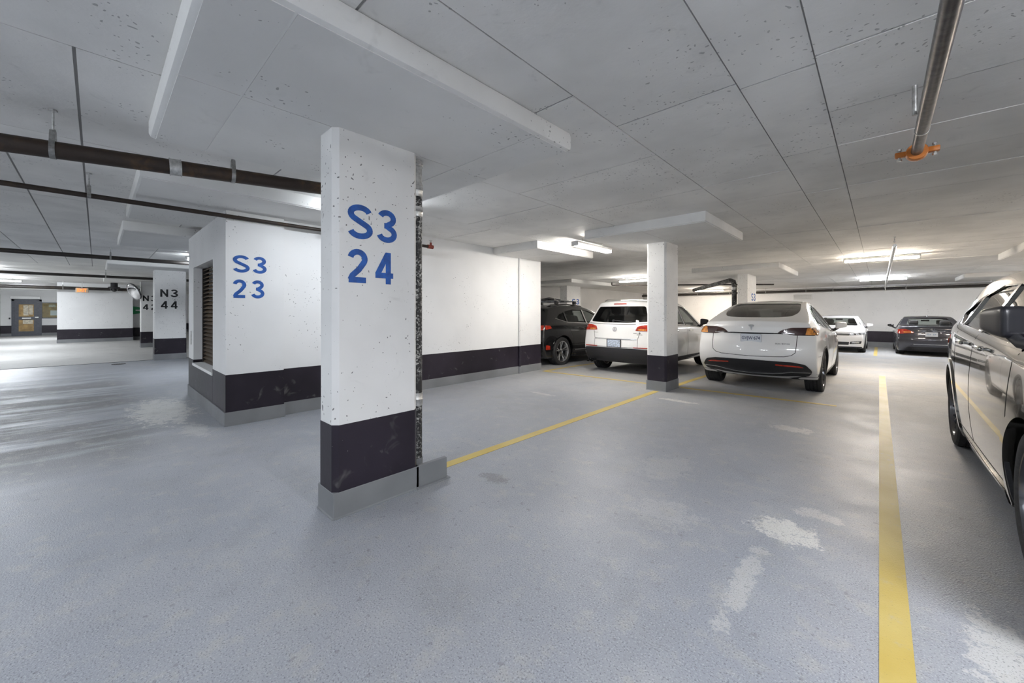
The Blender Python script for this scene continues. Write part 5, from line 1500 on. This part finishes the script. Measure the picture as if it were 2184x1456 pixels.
bm = B(); box(bm, .035, .06, -.18, .16, 1.0, 1.08, .01); obj('push_bar', bm, M['zinc'], lf)
bm = B(); box(bm, .035, .08, .30, .44, 1.05, 1.12, .01); obj('handle', bm, M['zinc'], lf)
bm = B(); box(bm, 0, .22, -.60, .52, 2.16, 2.32, .01); obj('header_box', bm, M['fixture'], d)
bm = B(); box(bm, 0, .03, -.66, -.60, .98, 1.08, .006); obj('card_reader', bm, M['plastic'], d)
w = thing('window_1', (-36.5, -1.75, 0)); tag(w, 'window with tan blind beside the grey door', None, None, 'structure')
bm = B()
for a, b, c, e in ((-.52, -.47, 1.02, 1.98), (.47, .52, 1.02, 1.98), (-.52, .52, 1.93, 1.98), (-.52, .52, 1.02, 1.07)): box(bm, -.02, .05, a, b, c, e)
obj('window_frame', bm, M['doorgrey'], w)
bm = B(); box(bm, -.01, .01, -.47, .47, 1.07, 1.93); obj('blind', bm, M['tan'], w)
bm = B(); box(bm, .03, .034, -.47, .47, 1.07, 1.93); obj('pane', bm, M['glass_clear'], w)
for (a, b, c, e, mt) in ((-.16, .1, 1.2, 1.5, 'fixture'), (-.22, .05, 1.7, 1.85, 'cream')):
    bm = B(); box(bm, .012, .016, a, b, c, e); obj('notice', bm, M[mt], w)
# exit sign
t = thing('exit_sign', (-25.2, -0.43, 0), 0, 'lit exit sign hung before the black-banded wall', 'exit sign')
bm = B(); box(bm, -.03, .03, -.19, .19, 2.22, 2.44, .03); obj('sign_box', bm, simple('sign_box_cream', (0.72, 0.55, 0.40), 0.5), t, True)
me = text_mesh('EXIT', .28, .13, .02, .004, 1.05)
obj_me('lettering', me, emit('exit_letters', (1.0, 0.22, 0.03), 1.6), t, False, (.032, 0, 2.33), ROT_PX)
bm = B(); tube(bm, [(0, 0, 2.43), (0, 0, ZC + .004)], .014, 8); obj('stem', bm, M['fixture'], t)
# convex mirror
t = thing('convex_mirror', (-20.85, 0.98, 2.16), 0, 'round convex traffic mirror bracketed to the N3 42 column', 'mirror')
bm = B()
prof = [(-.05, .0)] + [(.075 * math.cos(a) - .0, .33 * math.sin(a)) for a in [R(90) * k / 10 for k in range(10, -1, -1)]]
lathe(bm, [(-.03, .30)] + [(.08 * math.cos(a), .32 * math.sin(a)) for a in [R(90) * k / 10 for k in range(10, 0, -1)]] + [(.08, .004)], 40, 'x')
mo = obj('mirror_dome', bm, M['chrome'], t, True, rot=(0, R(24), R(-66)))
bm = B(); lathe(bm, [(-.035, .30), (-.035, .335), (.012, .335), (.012, .315)], 40, 'x', close=True); obj('rim', bm, M['rim_dark'], mo, True)
bm = B(); tube(bm, [(-.03, 0, 0), (-.12, .1, .02), (-.18, .205, .02)], .014, 8); tube(bm, [(-.10, .08, .02), (-.18, .205, .2)], .008, 8); obj('bracket', bm, M['zinc'], t)
# green arrow sign
t = thing('arrow_sign', (-27.29, 1.45, 1.48), 0, 'green arrow sign on narrow white wall beside N3 42 column', 'sign')
bm = B(); prism(bm, [(-.20, -.2), (.3, -.1), (.3, .1), (-.20, .2)], 0, .012, 'x'); obj('panel', bm, simple('sign_green', (0.02, 0.28, 0.10), 0.45), t)
bm = B(); box(bm, .012, .015, -.1, .22, -.035, .035); obj('arrow_mark', bm, M['fixture'], t)
# dome camera
t = thing('security_camera', (-25.3, 0.55, 2.44), 0, 'dark dome camera under the ceiling near the lobby wall', 'camera')
bm = B(); lathe(bm, [(.265, .12), (.10, .12), (.08, .2), (.05, .2), (.0, .13)], 20, 'z'); obj('housing', bm, M['plastic'], t, True)
bm = B(); lathe(bm, [(.0, .13), (-.08, .11), (-.13, .05), (-.14, .004)], 20, 'z'); obj('dome', bm, M['gloss_black'], t, True)
# floor drain in the aisle
t = thing('floor_drain', (-14.6, 0.4, 0), 0, 'small dark floor drain beside the expansion joint', 'drain')
bm = B(); lathe(bm, [(-.01, .14), (.004, .14), (.006, .12), (.006, .004)], 20, 'z'); obj('cover', bm, M['iron'], t, True)
bm = B()
for i in range(-3, 4): box(bm, -.09, .09, i * .03 - .005, i * .03 + .005, .004, .009)
obj('grate_bars', bm, M['darksteel'], t)
